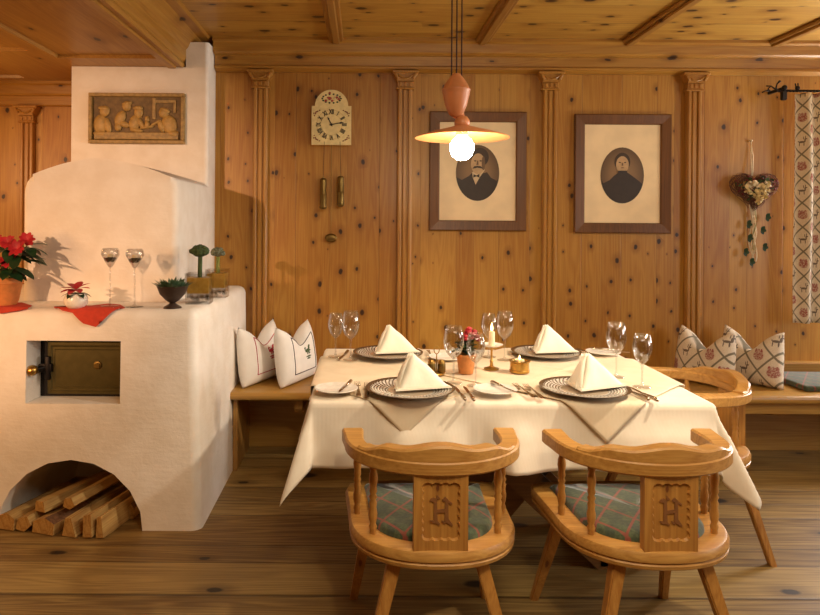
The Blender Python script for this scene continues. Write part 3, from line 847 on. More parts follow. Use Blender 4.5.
# ---------------------------------------------------------------- TABLEWARE
def wine_glass(hh=.225, rb=.041, st=.095):
    root = empty('wine_glass')
    t = .0012
    bowl = [(.004, st), (.012, st+.006), (rb*.72, st+.025), (rb*.96, st+.052), (rb, st+.068), (rb*.93, hh-.03), (rb*.78, hh)]
    inner = [(max(r-t, 0), z+(.002 if i < 2 else 0)) for i, (r, z) in enumerate(bowl)][::-1]
    bm = B(); lathe(bm, [(0, st-.002)]+bowl+inner+[(0, st+.004)], 24); link('bowl', bm, M['glass'], root, smooth=True)
    bm = B(); lathe(bm, [(0, .0), (.034, .0), (.035, .002), (.02, .004), (.006, .008), (.0038, .02), (.0035, st-.02), (.006, st)], 20); link('stem', bm, M['glass'], root, smooth=True)
    return root
wg = wine_glass(); wg2 = wine_glass(.205, .037, .088)
glasses = [(343.5-8, 357, 1, 'smaller wine glass, left of the pair at the far-left place'), (350.5, 360, 0, 'taller wine glass, right of the pair at the far-left place'),
           (453.5, 383, 0, 'large wine glass in front of the red flower pot'), (475.5, 386, 1, 'wine glass in front of the white candle, near bread plate'),
           (488.5, 357, 1, 'wine glass directly behind the white candle'), (504.5, 360, 0, 'tall wine glass right of the white candle'),
           (616, 377, 0, 'large wine glass, left of the pair at table right end'), (642, 387, 1, 'smaller wine glass nearest the table right edge')]
used = {0: False, 1: False}
for px, py, kd, lb in glasses:
    src = (wg, wg2)[kd]
    o = src if not used[kd] else copy_tree(src); used[kd] = True
    p = T(px, py, ZT); o.location = (p.x, p.y, ZT); tag(o, lb, 'wine glass', 'wine glasses on the table')

def charger():
    bm = B(); lathe(bm, [(0, .0), (.10, .0), (.105, .003), (.155, .012), (.165, .016), (.166, .019), (.160, .019), (.15, .0155), (.105, .008), (.095, .006), (0, .006)], 64)
    return link('charger_plate', bm, M['charger'], smooth=40)
def napkin(seed=0):
    root = empty('folded_napkin')
    # tent: apex ridge leaning back, layered fold at left
    def sheet(bm, A, Bv, Cv, n=10, bulge=.008, ph=0.):
        rows = []
        for i in range(n+1):
            t = i/n; row = []
            l = A.lerp(Bv, t); r = A.lerp(Cv, t)
            k = i
            nrm = (Bv-A).cross(Cv-A).normalized()
            for j in range(k+1):
                s = j/k if k else 0
                p = l.lerp(r, s)+nrm*bulge*sin(pi*s)*sin(pi*t*.9+.1)*(1+.5*sin(s*9+ph))
                row.append(bm.verts.new(p))
            rows.append(row)
        for i in range(n):
            a, b = rows[i], rows[i+1]
            for j in range(len(a)):
                bm.faces.new((a[j], b[j], b[j+1]))
                if j < len(a)-1: bm.faces.new((a[j], b[j+1], a[j+1]))
    bm = B()
    A = Vector((-.012, .01, .128)); Lf = Vector((-.075, -.052, .0)); Rt = Vector((.125, -.018, .0)); Bk = Vector((-.062, .075, .0)); Bk2 = Vector((.085, .08, 0))
    for q in range(4):
        o = Vector((-.004*q, .010*q, 0)); sc = 1-.02*q
        sheet(bm, A*sc+o, Lf+o, Rt+o*.6, bulge=.008-.001*q, ph=q+seed)
    sheet(bm, A+Vector((-.006, .004, -.003)), Bk, Lf+Vector((-.002, .004, 0)), bulge=.012)
    sheet(bm, A+Vector((-.004, .012, -.004)), Rt+Vector((0, .02, 0)), Bk2, bulge=.01); sheet(bm, A+Vector((-.006, .014, -.004)), Bk2, Bk, bulge=.01)
    tri = link('napkin_fold', bm, M['napkin'], root, smooth=60); thick(tri, .0012)
    bm = B()
    for q in range(2):
        z = .001+q*.004
        prism(bm, [(-.085+.006*q, -.060+.004*q), (.132-.006*q, -.024+.003*q), (.09, .088), (-.07, .08)], z, z+.003, axis='z')
    link('napkin_base', bm, M['napkin'], root)
    return root
sets = [(410.5, 392, 'front left'), (584.5, 391.5, 'front right'), (388, 355.5, 'far left'), (546, 355, 'far right')]
chg = None; nap = None
tc_ = (tcx, tcy)
settings = []
for i, (px, py, nm) in enumerate(sets):
    p = T(px, py, ZT)
    c = chg if False else (charger() if chg is None else chg.copy())
    if chg is None: chg = c
    else: C.objects.link(c)
    c.location = (p.x, p.y, ZT+.001); tag(c, 'round patterned charger plate with dotted rim at the %s place' % nm, 'plate', 'charger plates')
    q = napkin() if nap is None else copy_tree(nap)
    if nap is None: nap = q
    q.location = (p.x+.02, p.y+.0, ZT+.0185); q.rotation_euler = (0, 0, radians([6, 14, 4, 0][i]))
    if i == 1: q.location.x += .01
    tag(q, 'cream linen napkin folded into a pointed tent on the %s charger' % nm, 'napkin', 'folded napkins')
    settings.append(p)

def knife():
    root = empty('table_knife')
    bm = B(); tube(bm, [(0, -.105, .005), (0, -.09, .006), (0, -.05, .005), (0, -.005, .004)], [.005, .0078, .007, .0045], 10); link('handle', bm, M['silver'], root, smooth=True)
    bm = B(); prism(bm, [(-.005, -.005), (.006, -.005), (.009, .04), (.008, .08), (.002, .105), (-.004, .09)], .002, .004, axis='z'); link('blade', bm, M['silver'], root)
    return root
def fork():
    root = empty('dinner_fork')
    bm = B()
    for y0, y1, w0, w1, z0, z1 in ((-.10, -.07, .010, .008, .004, .005), (-.07, .02, .008, .003, .005, .008), (.02, .04, .003, .011, .008, .006), (.04, .062, .011, .012, .006, .003)):
        vs = [bm.verts.new(q) for q in ((-w0, y0, z0), (w0, y0, z0), (w1, y1, z1), (-w1, y1, z1))]; bm.faces.new(vs)
    bmesh.ops.solidify(bm, geom=bm.faces[:], thickness=.002); link('handle', bm, M['silver'], root)
    bm = B()
    for i in range(4):
        x = -.0095+.0063*i; tube(bm, [(x, .060, .004), (x, .08, .003), (x, .102, .007)], [.0016, .0015, .001], 6)
    link('tines', bm, M['silver'], root, smooth=True); return root
kn_, fk = None, None
def put(src, mk, px, py, ang, lb, cat, grp, z=ZT+.0005):
    global kn_, fk
    o = copy_tree(src) if src else mk()
    p = T(px, py, ZT); o.location = (p.x, p.y, z); o.rotation_euler = (0, 0, radians(ang)); tag(o, lb, cat, grp); return o
G1, G2 = 'table knives', 'dinner forks'
kn_ = put(None, knife, 459, 393.5, 4, 'table knife just right of the front-left charger, inner one', 'knife', G1)
put(kn_, knife, 468.5, 394, 2, 'table knife just right of the front-left charger, outer one', 'knife', G1)
put(kn_, knife, 633, 393.5, 8, 'table knife right of the front-right charger, inner one', 'knife', G1)
put(kn_, knife, 642.5, 394.5, 6, 'table knife right of the front-right charger, outer one', 'knife', G1)
fk = put(None, fork, 358, 390, 2, 'dinner fork left of the front-left charger, outer one', 'fork', G2)
put(fk, fork, 367, 391, 0, 'dinner fork left of the front-left charger, inner one', 'fork', G2)
put(fk, fork, 524, 391.5, 8, 'dinner fork left of the front-right charger, outer one', 'fork', G2)
put(fk, fork, 534, 392.5, 5, 'dinner fork left of the front-right charger, inner one', 'fork', G2)
put(kn_, knife, 344, 356, 170, 'table knife by the pair of glasses at the far-left place', 'knife', G1)
put(kn_, knife, 590, 354, 205, 'table knife beside the far-right charger', 'knife', G1)
put(fk, fork, 430, 355, 180, 'dinner fork lying right of the far-left charger', 'fork', G2)
def bread_plate():
    bm = B(); lathe(bm, [(0, 0), (.045, 0), (.05, .003), (.078, .010), (.082, .013), (.080, .0145), (.05, .007), (0, .005)], 40); return link('bread_plate', bm, M['white'], smooth=50)
bp = None
for px, py, nm, da in ((333.5, 391, 'at the near left corner of the table', (8, 4, -14)), (495, 392, 'between the two front chargers', (11, 4, 22)), (603, 354, 'at the far right table corner', (-4, 2, 60)), (446, 359, 'behind the brass cruet stand', None)):
    o = bread_plate() if bp is None else bp.copy()
    if bp is None: bp = o
    else: C.objects.link(o)
    p = T(px, py, ZT); o.location = (p.x, p.y, ZT+.0005)
    if px == 333.5: o.location.x += .01
    tag(o, 'small white bread plate '+nm, 'plate', 'white bread plates')
    if da:
        k_ = copy_tree(kn_); k_.location = (o.location.x+.035, p.y, ZT+.0155); k_.rotation_euler = (0, 0, radians(180+da[2])); k_.scale = (.85, .85, .85)
        tag(k_, 'butter knife resting on the bread plate '+nm, 'knife', 'butter knives on bread plates')

# brass cruet stand
p = T(436.5, 374, ZT)
cr = tag(empty('cruet_stand', (p.x, p.y, ZT)), 'brass salt and pepper stand with tall ring handle', 'cruet stand')
bm = B(); lathe(bm, [(0, 0), (.032, 0), (.034, .004), (.03, .007), (0, .008)], 24); tube(bm, [(0, 0, .006), (0, 0, .085)], .0025, 8)
link('base', bm, M['brass'], cr, smooth=40)
bm = B(); tube(bm, [(.011*cos(t), 0, .101+.016*sin(t)) for t in [2*pi*i/18 for i in range(19)]], .002, 6, cap=False); link('ring_handle', bm, M['brass'], cr, smooth=True)
for s in (-1, 1):
    bm = B(); lathe(bm, [(0, .006), (.015, .006), (.017, .012), (.017, .04), (.014, .046)], 18, s*.021, 0, 0); j = link('shaker', bm, M['dbrass'], cr, smooth=40)
    bm = B(); lathe(bm, [(.0155, .045), (.0155, .05), (.010, .06), (0, .062)], 18, s*.021, 0, 0); link('cap', bm, M['brass'], j, smooth=40)
# flower pot
p = T(466, 373, ZT)
fp = tag(empty('flower_pot', (p.x, p.y, ZT)), 'small terracotta pot with red blossoms and green leaves on the table', 'potted plant')
bm = B(); lathe(bm, [(0, 0), (.03, 0), (.04, .07), (.044, .07), (.045, .082), (.038, .082), (.036, .07), (0, .07)], 28); link('pot', bm, M['terra'], fp, smooth=40)
bm = B(); random.seed(3)
for i in range(46):
    a = random.uniform(0, 2*pi); e = random.uniform(.1, 1.2)
    b = Vector((random.uniform(-.02, .02), random.uniform(-.02, .02), random.uniform(.075, .13)))
    leaf(bm, b, (cos(a)*cos(e), sin(a)*cos(e), sin(e)), random.uniform(.045, .075), .018, droop=.3)
link('foliage', bm, M['leaf'], fp, smooth=True)
bm = B()
for i in range(44):
    a = random.uniform(0, 2*pi); r = random.uniform(0, .042)
    ico(bm, (r*cos(a)+.010, r*sin(a), .175-r*.5+random.uniform(-.012, .015)), .0125, 1, (1, 1, .7), .2)
link('blossoms', bm, M['red'], fp, smooth=True)
# candlestick
p = T(491.5, 369, ZT)
cs = tag(empty('candlestick', (p.x, p.y, ZT)), 'slim brass candlestick with white drip dish in table centre', 'candlestick')
bm = B(); lathe(bm, [(0, 0), (.032, 0), (.033, .004), (.02, .008), (.008, .013), (.006, .03), (.009, .035), (.005, .04), (.0045, .08), (.008, .085), (.006, .09), (.012, .097), (0, .098)], 24); link('stem', bm, M['brass'], cs, smooth=50)
bm = B(); lathe(bm, [(0, .098), (.03, .098), (.048, .106), (.049, .108), (.03, .102), (0, .101)], 28); link('drip_dish', bm, M['white'], cs, smooth=50)
cd = tag(empty('candle', (p.x, p.y, ZT+.101)), 'short lit white candle in the brass candlestick', 'candle')
bm = B(); lathe(bm, [(0, 0), (.0135, 0), (.013, .058), (.011, .062), (0, .060)], 20); link('wax', bm, M['candle'], cd, smooth=50)
def flame(bm, z, h, r): lathe(bm, [(0, 0), (r*.7, h*.12), (r, h*.3), (r*.75, h*.55), (r*.3, h*.85), (0, h)], 12, 0, 0, z)
bm = B(); flame(bm, .064, .036, .006); link('flame', bm, M['flame'], cd, smooth=True)
bm = B(); tube(bm, [(0, 0, .058), (0, 0, .07)], .0009, 6); link('wick', bm, M['ink'], cd)
# tealight holder
p = T(519.5, 372, ZT)
tl = tag(empty('tealight_holder', (p.x, p.y, ZT)), 'low round brass tealight holder with small flame', 'candle holder')
bm = B(); lathe(bm, [(0, 0), (.040, 0), (.042, .004), (.042, .010), (.040, .012), (.040, .042), (.042, .044), (.046, .047), (.046, .050), (.03, .050), (.028, .045), (0, .044)], 32); link('brass_cup', bm, M['brass'], tl, smooth=40)
bm = B(); lathe(bm, [(0, .044), (.02, .044), (.02, .054), (.018, .053), (0, .052)], 20); t_ = link('tealight', bm, M['candle'], tl, smooth=40)
bm = B(); flame(bm, .053, .020, .004); link('flame', bm, M['flame'], t_, smooth=True)
# ================================================================= CUSHIONS
def cushion(W_, Hh, T_, chop=.10, n=30):
    """upright cushion, x = width, z = height (base at z=0), front faces -y"""
    bm = B(); gr = {}
    def pt(u, v, side):
        x = u*W_/2*(1-.07*(1-v*v)); z = (v+1)/2*Hh
        x *= 1-.10*max(0, v)*abs(u)
        z += .03*abs(u)**2*max(0, v)
        z -= chop*exp(-(u/.42)**2)*(max(0, (v+.3)/1.3))**2
        z += .015*(1-u*u)*max(0, -v)**2*0
        th = T_*((1-u**4)*(1-abs(v)**3.5))**.55
        th *= 1-.35*exp(-(u/.3)**2)*max(0, v)
        return Vector((x, side*th, z))
    for side in (-1, 1):
        for i in range(n+1):
            for j in range(n+1):
                u, v = -1+2*i/n, -1+2*j/n
                edge = i in (0, n) or j in (0, n)
                if side == 1 and edge: gr[(i, j, 1)] = gr[(i, j, -1)]; continue
                gr[(i, j, side)] = bm.verts.new(pt(u, v, side))
        for i in range(n):
            for j in range(n):
                bm.faces.new((gr[(i, j, side)], gr[(i+1, j, side)], gr[(i+1, j+1, side)], gr[(i, j+1, side)]))
    return bm, pt
def upright(o, loc, rz, lean):
    o.location = loc; o.rotation_euler = (Matrix.Rotation(rz, 3, 'Z') @ Matrix.Rotation(-lean, 3, 'X')).to_euler()
def white_cushion(name, cf, motif):
    bm, pt = cushion(.42, .315, .068, .10)
    root = empty('throw_cushion')
    c = link('cover', bm, M['cushion'], root, smooth=True)
    def line(uvs, r=.0022):
        return [pt(u, v, -1)+Vector((0, -.001, 0)) for u, v in uvs]
    bm = B(); k_ = 24; a = .62; vb, vt = -.62, .72
    segs = [[(-a, vb+(vt-vb)*i/k_) for i in range(k_+1)], [(-a+2*a*i/k_, vb) for i in range(k_+1)], [(a, vb+(vt-vb)*i/k_) for i in range(k_+1)], [(-a+2*a*i/k_, vt) for i in range(k_+1)]]
    for s in segs: tube(bm, line(s), .0024, 6)
    link('border_stitching', bm, cf, root, smooth=True)
    # little embroidered heraldic animal over a line of lettering
    bm = B()
    def blob(u, v, ru, rv):
        p = pt(u, v, -1); ico(bm, p, 1, 1, (ru*1.35, .003, rv*1.35))
    for u, v, ru, rv in ((.16, .16, .022, .010), (.26, .28, .008, .013), (.05, .26, .004, .014), (.12, .06, .004, .012), (.2, .05, .004, .012), (.27, .14, .010, .004), (.24, .04, .008, .004), (.08, .36, .008, .004), (.17, -.1, .026, .004), (.17, -.18, .018, .004), (.3, .36, .005, .006)):
        blob(u, v, ru, rv)
    link('embroidered_crest', bm, motif, root, smooth=True)
    return root
w1 = white_cushion('a', M['redthread'], M['redthread'])
def rot_between(a, b): return atan2(b[1]-a[1], b[0]-a[0])
# local x axis runs from near corner to far corner; front (-y local) faces the room
upright(w1, (-.590, 3.965, .452), radians(66), radians(8))
tag(w1, 'white cushion with red stitched border and red motif, beside the stove', 'cushion', 'white cushions on the bench')
w2 = white_cushion('b', M['blackthread'], M['greenthread'])
upright(w2, (-.375, 3.965, .452), radians(66), radians(8))
tag(w2, 'white cushion with dark stitched border and green motif, next to the table', 'cushion', 'white cushions on the bench')
for loc, rz, lb in (((2.03, 3.975, .452), radians(-60), 'trellis print cushion with deer, nearer the table'), ((2.315, 3.985, .452), radians(-57), 'trellis print cushion with deer, nearer the curtain')):
    bm, pt = cushion(.385, .30, .080, .10)
    o = link('throw_cushion', bm, M['trellis'], smooth=True); upright(o, loc, rz, radians(8))
    tag(o, lb, 'cushion', 'trellis print cushions on the bench')
# green seat pad
bm = B(); box(bm, 2.52, 3.45, 3.79, 4.18, .452, .485, .014, 3)
o = link('seat_pad', bm, M['plaid'], smooth=40); tag(o, 'flat green plaid seat pad on the bench under the curtain', 'seat pad')

# ================================================================= WALL THINGS
def picture(cx, cz, w, h, bw, label, man):
    root = tag(empty('framed_portrait', (cx, YW-.001, cz)), label, 'framed portrait', 'old oval portraits')
    bm = B()
    hw, hh = w/2, h/2
    outer = [(-hw, -hh), (hw, -hh), (hw, hh), (-hw, hh)]; inner = [(-hw+bw, -hh+bw), (hw-bw, -hh+bw), (hw-bw, hh-bw), (-hw+bw, hh-bw)]
    rings = [[bm.verts.new((a, 0, b)) for a, b in outer], [bm.verts.new((a, -.026, b)) for a, b in outer], [bm.verts.new((a*.985, -.03, b*.985)) for a, b in outer],
             [bm.verts.new((a*1.03, -.024, b*1.02)) for a, b in inner], [bm.verts.new((a, -.016, b)) for a, b in inner], [bm.verts.new((a, 0, b)) for a, b in inner]]
    for A, Bq in zip(rings, rings[1:]+rings[:1]):
        for i in range(4): bm.faces.new((A[i], A[(i+1) % 4], Bq[(i+1) % 4], Bq[i]))
    link('frame', bm, M['frame'], root)
    bm = B(); box(bm, -hw+bw-.004, hw-bw+.004, -.010, -.002, -hh+bw-.004, hh-bw+.004); link('mount', bm, M['paper'], root)
    ez = -.01
    def ell(rx, rz, cx_=0, cz_=0, n_=40): return [(cx_+rx*cos(2*pi*i/n_), cz_+rz*sin(2*pi*i/n_)) for i in range(n_)]
    bm = B(); prism(bm, ell(.138, .178, 0, 0), -.0115, -.0095); ph = link('photograph', bm, M['p_oval'], root, loc=(0, 0, ez))
    lay = [0]
    def shape(nm, pts, mat):
        lay[0] += 1; y = -.0115-.0006*lay[0]
        R = .995
        out = []
        for a, b in pts:
            q = sqrt((a/.138)**2+(b/.178)**2)
            if q > R: a, b = a/q*R, b/q*R
            out.append((a, b))
        bm = B(); prism(bm, out, y, y+.0006); link(nm, bm, mat, ph)
    def clipbody(top):
        arc = [(.138*cos(t), .178*sin(t)) for t in [radians(-8-164*i/24) for i in range(25)]]
        return arc+top
    if man:
        shape('jacket', clipbody([(-.10, -.045), (-.055, -.02), (-.035, .0), (.0, -.01), (.06, .005), (.085, -.03), (.125, -.05)]), M['p_suit'])
        shape('shirt', [(-.035, .005), (-.03, -.03), (-.012, -.075), (.012, -.03), (.045, .018), (.04, .03)], M['p_shirt'])
        shape('bow_tie', [(-.028, -.03), (-.026, -.008), (-.008, -.016), (.012, -.006), (.012, -.03), (-.008, -.022)], M['p_suit'])
        shape('hair', ell(.056, .060, .014, .100), M['p_hair'])
        shape('face', ell(.045, .066, .002, .058), M['p_face'])
        shape('cheek_shade', ell(.011, .045, .036, .062), M['p_sh'])
        for x in (-.016, .018): shape('eye', ell(.008, .004, x, .076, 12), M['p_suit'])
        shape('nose', [(-.004, .078), (.003, .078), (.005, .050), (-.009, .050)], M['p_sh'])
        shape('moustache', [(-.034, .026), (-.022, .042), (-.002, .045), (.020, .042), (.034, .026), (.014, .030), (-.004, .033), (-.018, .029)], M['p_hair'])
    else:
        shape('dress', clipbody([(-.12, -.05), (-.08, -.03), (-.05, .0), (-.02, .02), (.03, .02), (.06, .0), (.10, -.03), (.13, -.055)]), M['p_suit'])
        shape('hair', ell(.050, .058, .0, .086), M['p_hair'])
        shape('face', ell(.040, .054, 0, .068), M['p_face'])
        for x in (-.017, .017): shape('eye', ell(.007, .0035, x, .082, 12), M['p_suit'])
        shape('nose', [(-.003, .08), (.003, .08), (.005, .062), (-.005, .062)], M['p_sh'])
        shape('mouth', ell(.012, .003, 0, .048, 12), M['p_sh'])
        shape('collar', [(-.03, .01), (-.028, .03), (.028, .03), (.03, .01)], M['p_suit'])
pa = W(429.5, 112, YW); pb = W(525, 231, YW)
picture((pa.x+pb.x)/2, (pa.z+pb.z)/2, pb.x-pa.x, pa.z-pb.z, .065, 'dark framed oval portrait of a man with moustache, behind the lamp', True)
pa = W(574, 114.5, YW); pb = W(669, 233.5, YW)
picture((pa.x+pb.x)/2, (pa.z+pb.z)/2, pb.x-pa.x, pa.z-pb.z, .065, 'dark framed oval portrait of a woman in dark dress', False)

# carved relief panel on chimney
pa = W(90.5, 93.5, 4.05); pb = W(185.5, 144.5, 4.05)
rw, rh = pb.x-pa.x, pa.z-pb.z; rc = ((pa.x+pb.x)/2, 4.05, (pa.z+pb.z)/2)
rel = tag(empty('carved_relief', rc), 'carved wooden relief of people sitting at a table, on chimney', 'wall relief')
bm = B(); a, b = rw/2, rh/2; t = .022
for q in ((-a, a, -b, -b+t), (-a, a, b-t, b), (-a, -a+t, -b+t, b-t), (a-t, a, -b+t, b-t)): box(bm, q[0], q[1], -.035, 0, q[2], q[3], .004, 2)
link('frame', bm, M['orel'], rel)
bm = B(); box(bm, -a+.01, a-.01, -.012, 0, -b+.01, b-.01); link('background', bm, M['orel_d'], rel)
def rx(p): return -a+p/720*rw      # zoomed picture measure -> panel
def rp(X, Z): return ((X-40)/705*rw-a, b-(Z-62)/385*rh)
bm = B(); x0, z0 = rp(80, 415); x1, z1 = rp(700, 360); box(bm, x0, x1, -.028, -.01, z0, z1, .003, 1)
for X0, Z0, X1, Z1 in ((505, 95, 530, 260), (530, 110, 680, 135), (660, 135, 680, 210)):
    x0, z0 = rp(X0, Z1); x1, z1 = rp(X1, Z0); box(bm, x0, x1, -.022, -.01, z0, z1, .002, 1)
link('table_and_door', bm, M['orel'], rel)
def figure(parts, nm='carved_figure'):
    bm = B()
    for X, Z, rx_, rz_, ang in parts:
        x, z = rp(X, Z); sx = rx_*1.14/705*rw; sz = rz_*1.1/385*rh
        res = bmesh.ops.create_icosphere(bm, subdivisions=2, radius=1)
        R = Matrix.Rotation(radians(ang), 3, 'Y')
        for v in res['verts']:
            q = Vector((v.co.x*sx, v.co.y*.014, v.co.z*sz)); v.co = R @ q + Vector((x, -.018, z))
    link(nm, bm, M['orel_l'], rel, smooth=True)
figure([(155, 200, 34, 40, 0), (150, 180, 40, 16, 10), (125, 300, 48, 70, 0), (178, 310, 24, 60, -15), (125, 370, 50, 20, 0)])
figure([(318, 160, 30, 38, 0), (320, 140, 36, 14, -10), (270, 255, 34, 60, 25), (300, 300, 40, 22, 20), (255, 320, 24, 30, 0)])
figure([(405, 210, 30, 42, 0), (400, 175, 34, 16, 0), (375, 290, 38, 60, 10), (420, 290, 18, 50, -30), (390, 345, 44, 16, 8), (465, 320, 50, 12, -8)])
figure([(590, 210, 34, 38, 0), (600, 190, 36, 16, 20), (630, 300, 52, 70, -15), (570, 310, 20, 50, -20), (530, 290, 46, 11, -30), (660, 370, 40, 26, 0)])
figure([(468, 260, 16, 24, 0), (468, 300, 18, 26, 0)], 'carved_jug')

# clock ---------------------------------------------------------
p0 = W(311.5, 144.8, YW-.05); p1 = W(351.5, 90, YW-.05)
cw, chh = p1.x-p0.x, p1.z-p0.z
ck = tag(empty('pendulum_clock', ((p0.x+p1.x)/2, YW-.0, p0.z)), 'cream painted wall clock with arched top, roman numerals and two weights', 'clock')
a = cw/2; zs = chh-a*.66
out = [(-a, 0), (a, 0), (a, zs-.02), (a*.84, zs-.02)]+[(a*.84*cos(t), zs-.02+(chh-zs+.02)*sin(t)) for t in [pi*i/20 for i in range(1, 20)]]+[(-a*.84, zs-.02), (-a, zs-.02)]
bm = B(); prism(bm, out, -.055, -.045); dial = link('dial_board', bm, M['dial'], ck)
bm = B(); box(bm, -a*.78, a*.78, -.045, 0, .02, zs-.02); link('case', bm, M['chairz'], ck)
czc = a*1.02; yf = -.0555
bm = B()
for r in (.092, .066, ):
    tube(bm, [(r*cos(t), yf, czc+r*sin(t)) for t in [2*pi*i/48 for i in range(49)]], .0007, 4, cap=False)
link('chapter_ring', bm, M['brass'], dial)
R = 'XII I II III IIII V VI VII VIII IX X XI'.split()
for i, s in enumerate(R):
    me = text_mesh(s, .041); me.materials.clear(); me.materials.append(M['ink'])
    o = bpy.data.objects.new('numeral', me); C.objects.link(o); o.parent = dial
    th = radians(90-30*i); o.location = (.080*cos(th), yf-.0008, czc+.080*sin(th))
    o.rotation_euler = (Matrix.Rotation(-radians(30*i)*-1*-1, 3, 'Y').inverted() @ Matrix.Rotation(radians(90), 3, 'X')).to_euler()
    o.scale = (.62, 1, 1)
def hand(name, L, w, deg):
    bm = B(); prism(bm, [(-w, -.012), (w, -.012), (w, L*.6), (w*2.4, L*.72), (0, L), (-w*2.4, L*.72), (-w, L*.6)], -.0012, 0)
    o = link(name, bm, M['ink'], dial, loc=(0, yf-.002-(.002 if 'min' in name else 0), czc)); o.rotation_euler = (0, radians(deg), 0)
hand('hour_hand', .055, .0026, -27); hand('minute_hand', .082, .0022, 80)
bm = B(); lathe(bm, [(0, .004), (.007, .004), (.008, 0)], 14, mtx=Matrix.Translation((0, yf-.003, czc)) @ Matrix.Rotation(radians(90), 4, 'X')); link('hand_boss', bm, M['ink'], dial)
random.seed(5)
def blobs(nm, lst, mat):
    bm = B()
    for x, z, r in lst: ico(bm, (x, yf, z), 1, 1, (r, .0012, r*.8))
    link(nm, bm, mat, dial, smooth=True)
fl = [(random.gauss(0, .030), chh-.052+random.gauss(0, .014), random.uniform(.006, .011)) for _ in range(14)]
blobs('painted_roses', fl[:7]+[(-.012, chh-.055, .014), (.004, chh-.07, .010)], plain('clock_rose_paint', rgb(170, 70, 60), .6))
blobs('painted_white_flowers', [(.018, chh-.055, .011), (.02, chh-.04, .007)], M['petal'])
blobs('painted_leaves', [(.058*cos(t)*1.0, chh-.056+.028*sin(t), .0075) for t in [2*pi*i/14 for i in range(14)]], M['leaf'])
cor = []
for sx in (-1, 1):
    for zz, sg in ((.022, 1), (zs-.045, -1)):
        for q in range(7): cor.append((sx*(a-.014-.006*q*(.6 if q % 2 else 1)), zz+sg*.006*(7-q)*(1 if q % 2 else .5), .0055))
blobs('painted_corners', cor, plain('clock_corner_paint', rgb(130, 60, 40), .6))
for (px, yt, yb_, nm) in ((323, 178, 209.5, 'left'), (340.5, 176, 207, 'right')):
    q0 = W(px, yb_, YW-.06); q1 = W(px, yt, YW-.06)
    h = q1.z-q0.z; X = q0.x-ck.location.x; Z = q0.z-ck.location.z
    bm = B(); lathe(bm, [(0, 0), (.016, .002), (.024, .012), (.024, .02), (.021, .022), (.021, h*.45), (.023, h*.47), (.021, h*.5), (.021, h-.02), (.021, h-.018), (.021, h-.01), (.015, h-.002), (.004, h), (.003, h+.014), (0, h+.016)], 20, X, -.06, Z)
    wt = link('weight', bm, M['dbrass'], ck, smooth=40)
    bm = B(); tube(bm, [(X, -.06, Z+h+.012), (X*.9, -.055, .02)], .0014, 6); link('cord', bm, M['cord'], wt)
q = W(331, 238, YW-.035)
bm = B(); tube(bm, [(0, -.03, .02), (q.x-ck.location.x, -.03, q.z-ck.location.z)], .0016, 6); pr = link('pendulum', bm, M['dbrass'], ck)
bm = B(); lathe(bm, [(0, .006), (.02, .005), (.034, .001), (.034, -.001), (.02, -.004), (0, -.005)], 28, mtx=Matrix.Translation((q.x-ck.location.x, -.032, q.z-ck.location.z)) @ Matrix.Rotation(radians(90), 4, 'X') @ Matrix.Diagonal((1.1, .8, 1, 1))); link('bob', bm, M['dbrass'], pr, smooth=True)

# dried heart ----------------------------------------------------
hc = W(754, 190, YW-.05)
ht = tag(empty('dried_flower_heart', tuple(hc)), 'heart of dried twigs and flowers hanging beside the curtain', 'wreath')
random.seed(8)
def heart(t, s): return (s*16*sin(t)**3/17, s*(13*cos(t)-5*cos(2*t)-2*cos(3*t)-cos(4*t))/17+.01)
bm = B()
for k_ in range(30):
    s = random.uniform(.09, .165); pts = []; o1, o2 = random.uniform(0, 6), random.uniform(0, 6)
    for i in range(41):
        t = 2*pi*i/40; x, z = heart(t, s)
        pts.append((x+.012*sin(5*t+o1), .022*sin(3*t+o2), z*.8+.012*cos(7*t+o2)))
    tube(bm, pts, .0014, 5, cap=False)
link('twigs', bm, M['twig'], ht, smooth=True)
def cluster(nm, n_, mat, rr, spread=.9, z=0., front=-.03, leaves=False):
    bm = B()
    for _ in range(n_):
        t = random.uniform(0, 2*pi); f = sqrt(random.random())*spread; x, z_ = heart(t, .12*f)
        p = (x, front+random.uniform(-.018, .014), z_*.8+z)
        if leaves: leaf(bm, p, (random.uniform(-1, 1), -.5, random.uniform(-1, 1)), rr*3, rr, droop=0)
        else: ico(bm, p, random.uniform(.6, 1)*rr, 1, jit=.25)
    link(nm, bm, mat, ht, smooth=True)
cluster('berries', 110, M['dred'], .009, 1.15, leaves=False)
cluster('dried_petals', 90, M['petal'], .011, .75, -.02, -.05, True)
cluster('pale_blossoms', 34, M['straw'], .013, .8, -.01, -.05)
cluster('leaves', 60, M['moss'], .011, 1.1, 0, -.03, True)
tp = W(751, 141, YW-.02)-hc; bt = W(752, 280, YW-.03)-hc
bm = B(); tube(bm, [(tp.x, .035, tp.z), (tp.x+.008, .02, tp.z-.1), (-.01, .0, .09)], .0035, 6); tube(bm, [(tp.x+.004, .035, tp.z), (tp.x-.006, .02, tp.z-.1), (-.016, .0, .09)], .003, 6)
tube(bm, [(tp.x, .048, tp.z+.002), (tp.x, .02, tp.z+.002)], .006, 8)
link('hanging_loop', bm, M['straw'], ht, smooth=True)
bm = B()
for k_ in range(7):
    x0 = random.uniform(-.02, .02); L_ = random.uniform(.25, 1)
    pts = [(x0+bt.x*t*L_+.010*sin(t*9+k_), .01+.006*sin(t*7+k_*2), -.09+(bt.z+.09)*t*L_) for t in [i/14 for i in range(15)]]
    tube(bm, pts, .0036, 5)
link('trailing_raffia', bm, M['straw'], ht, smooth=True)
bm = B()
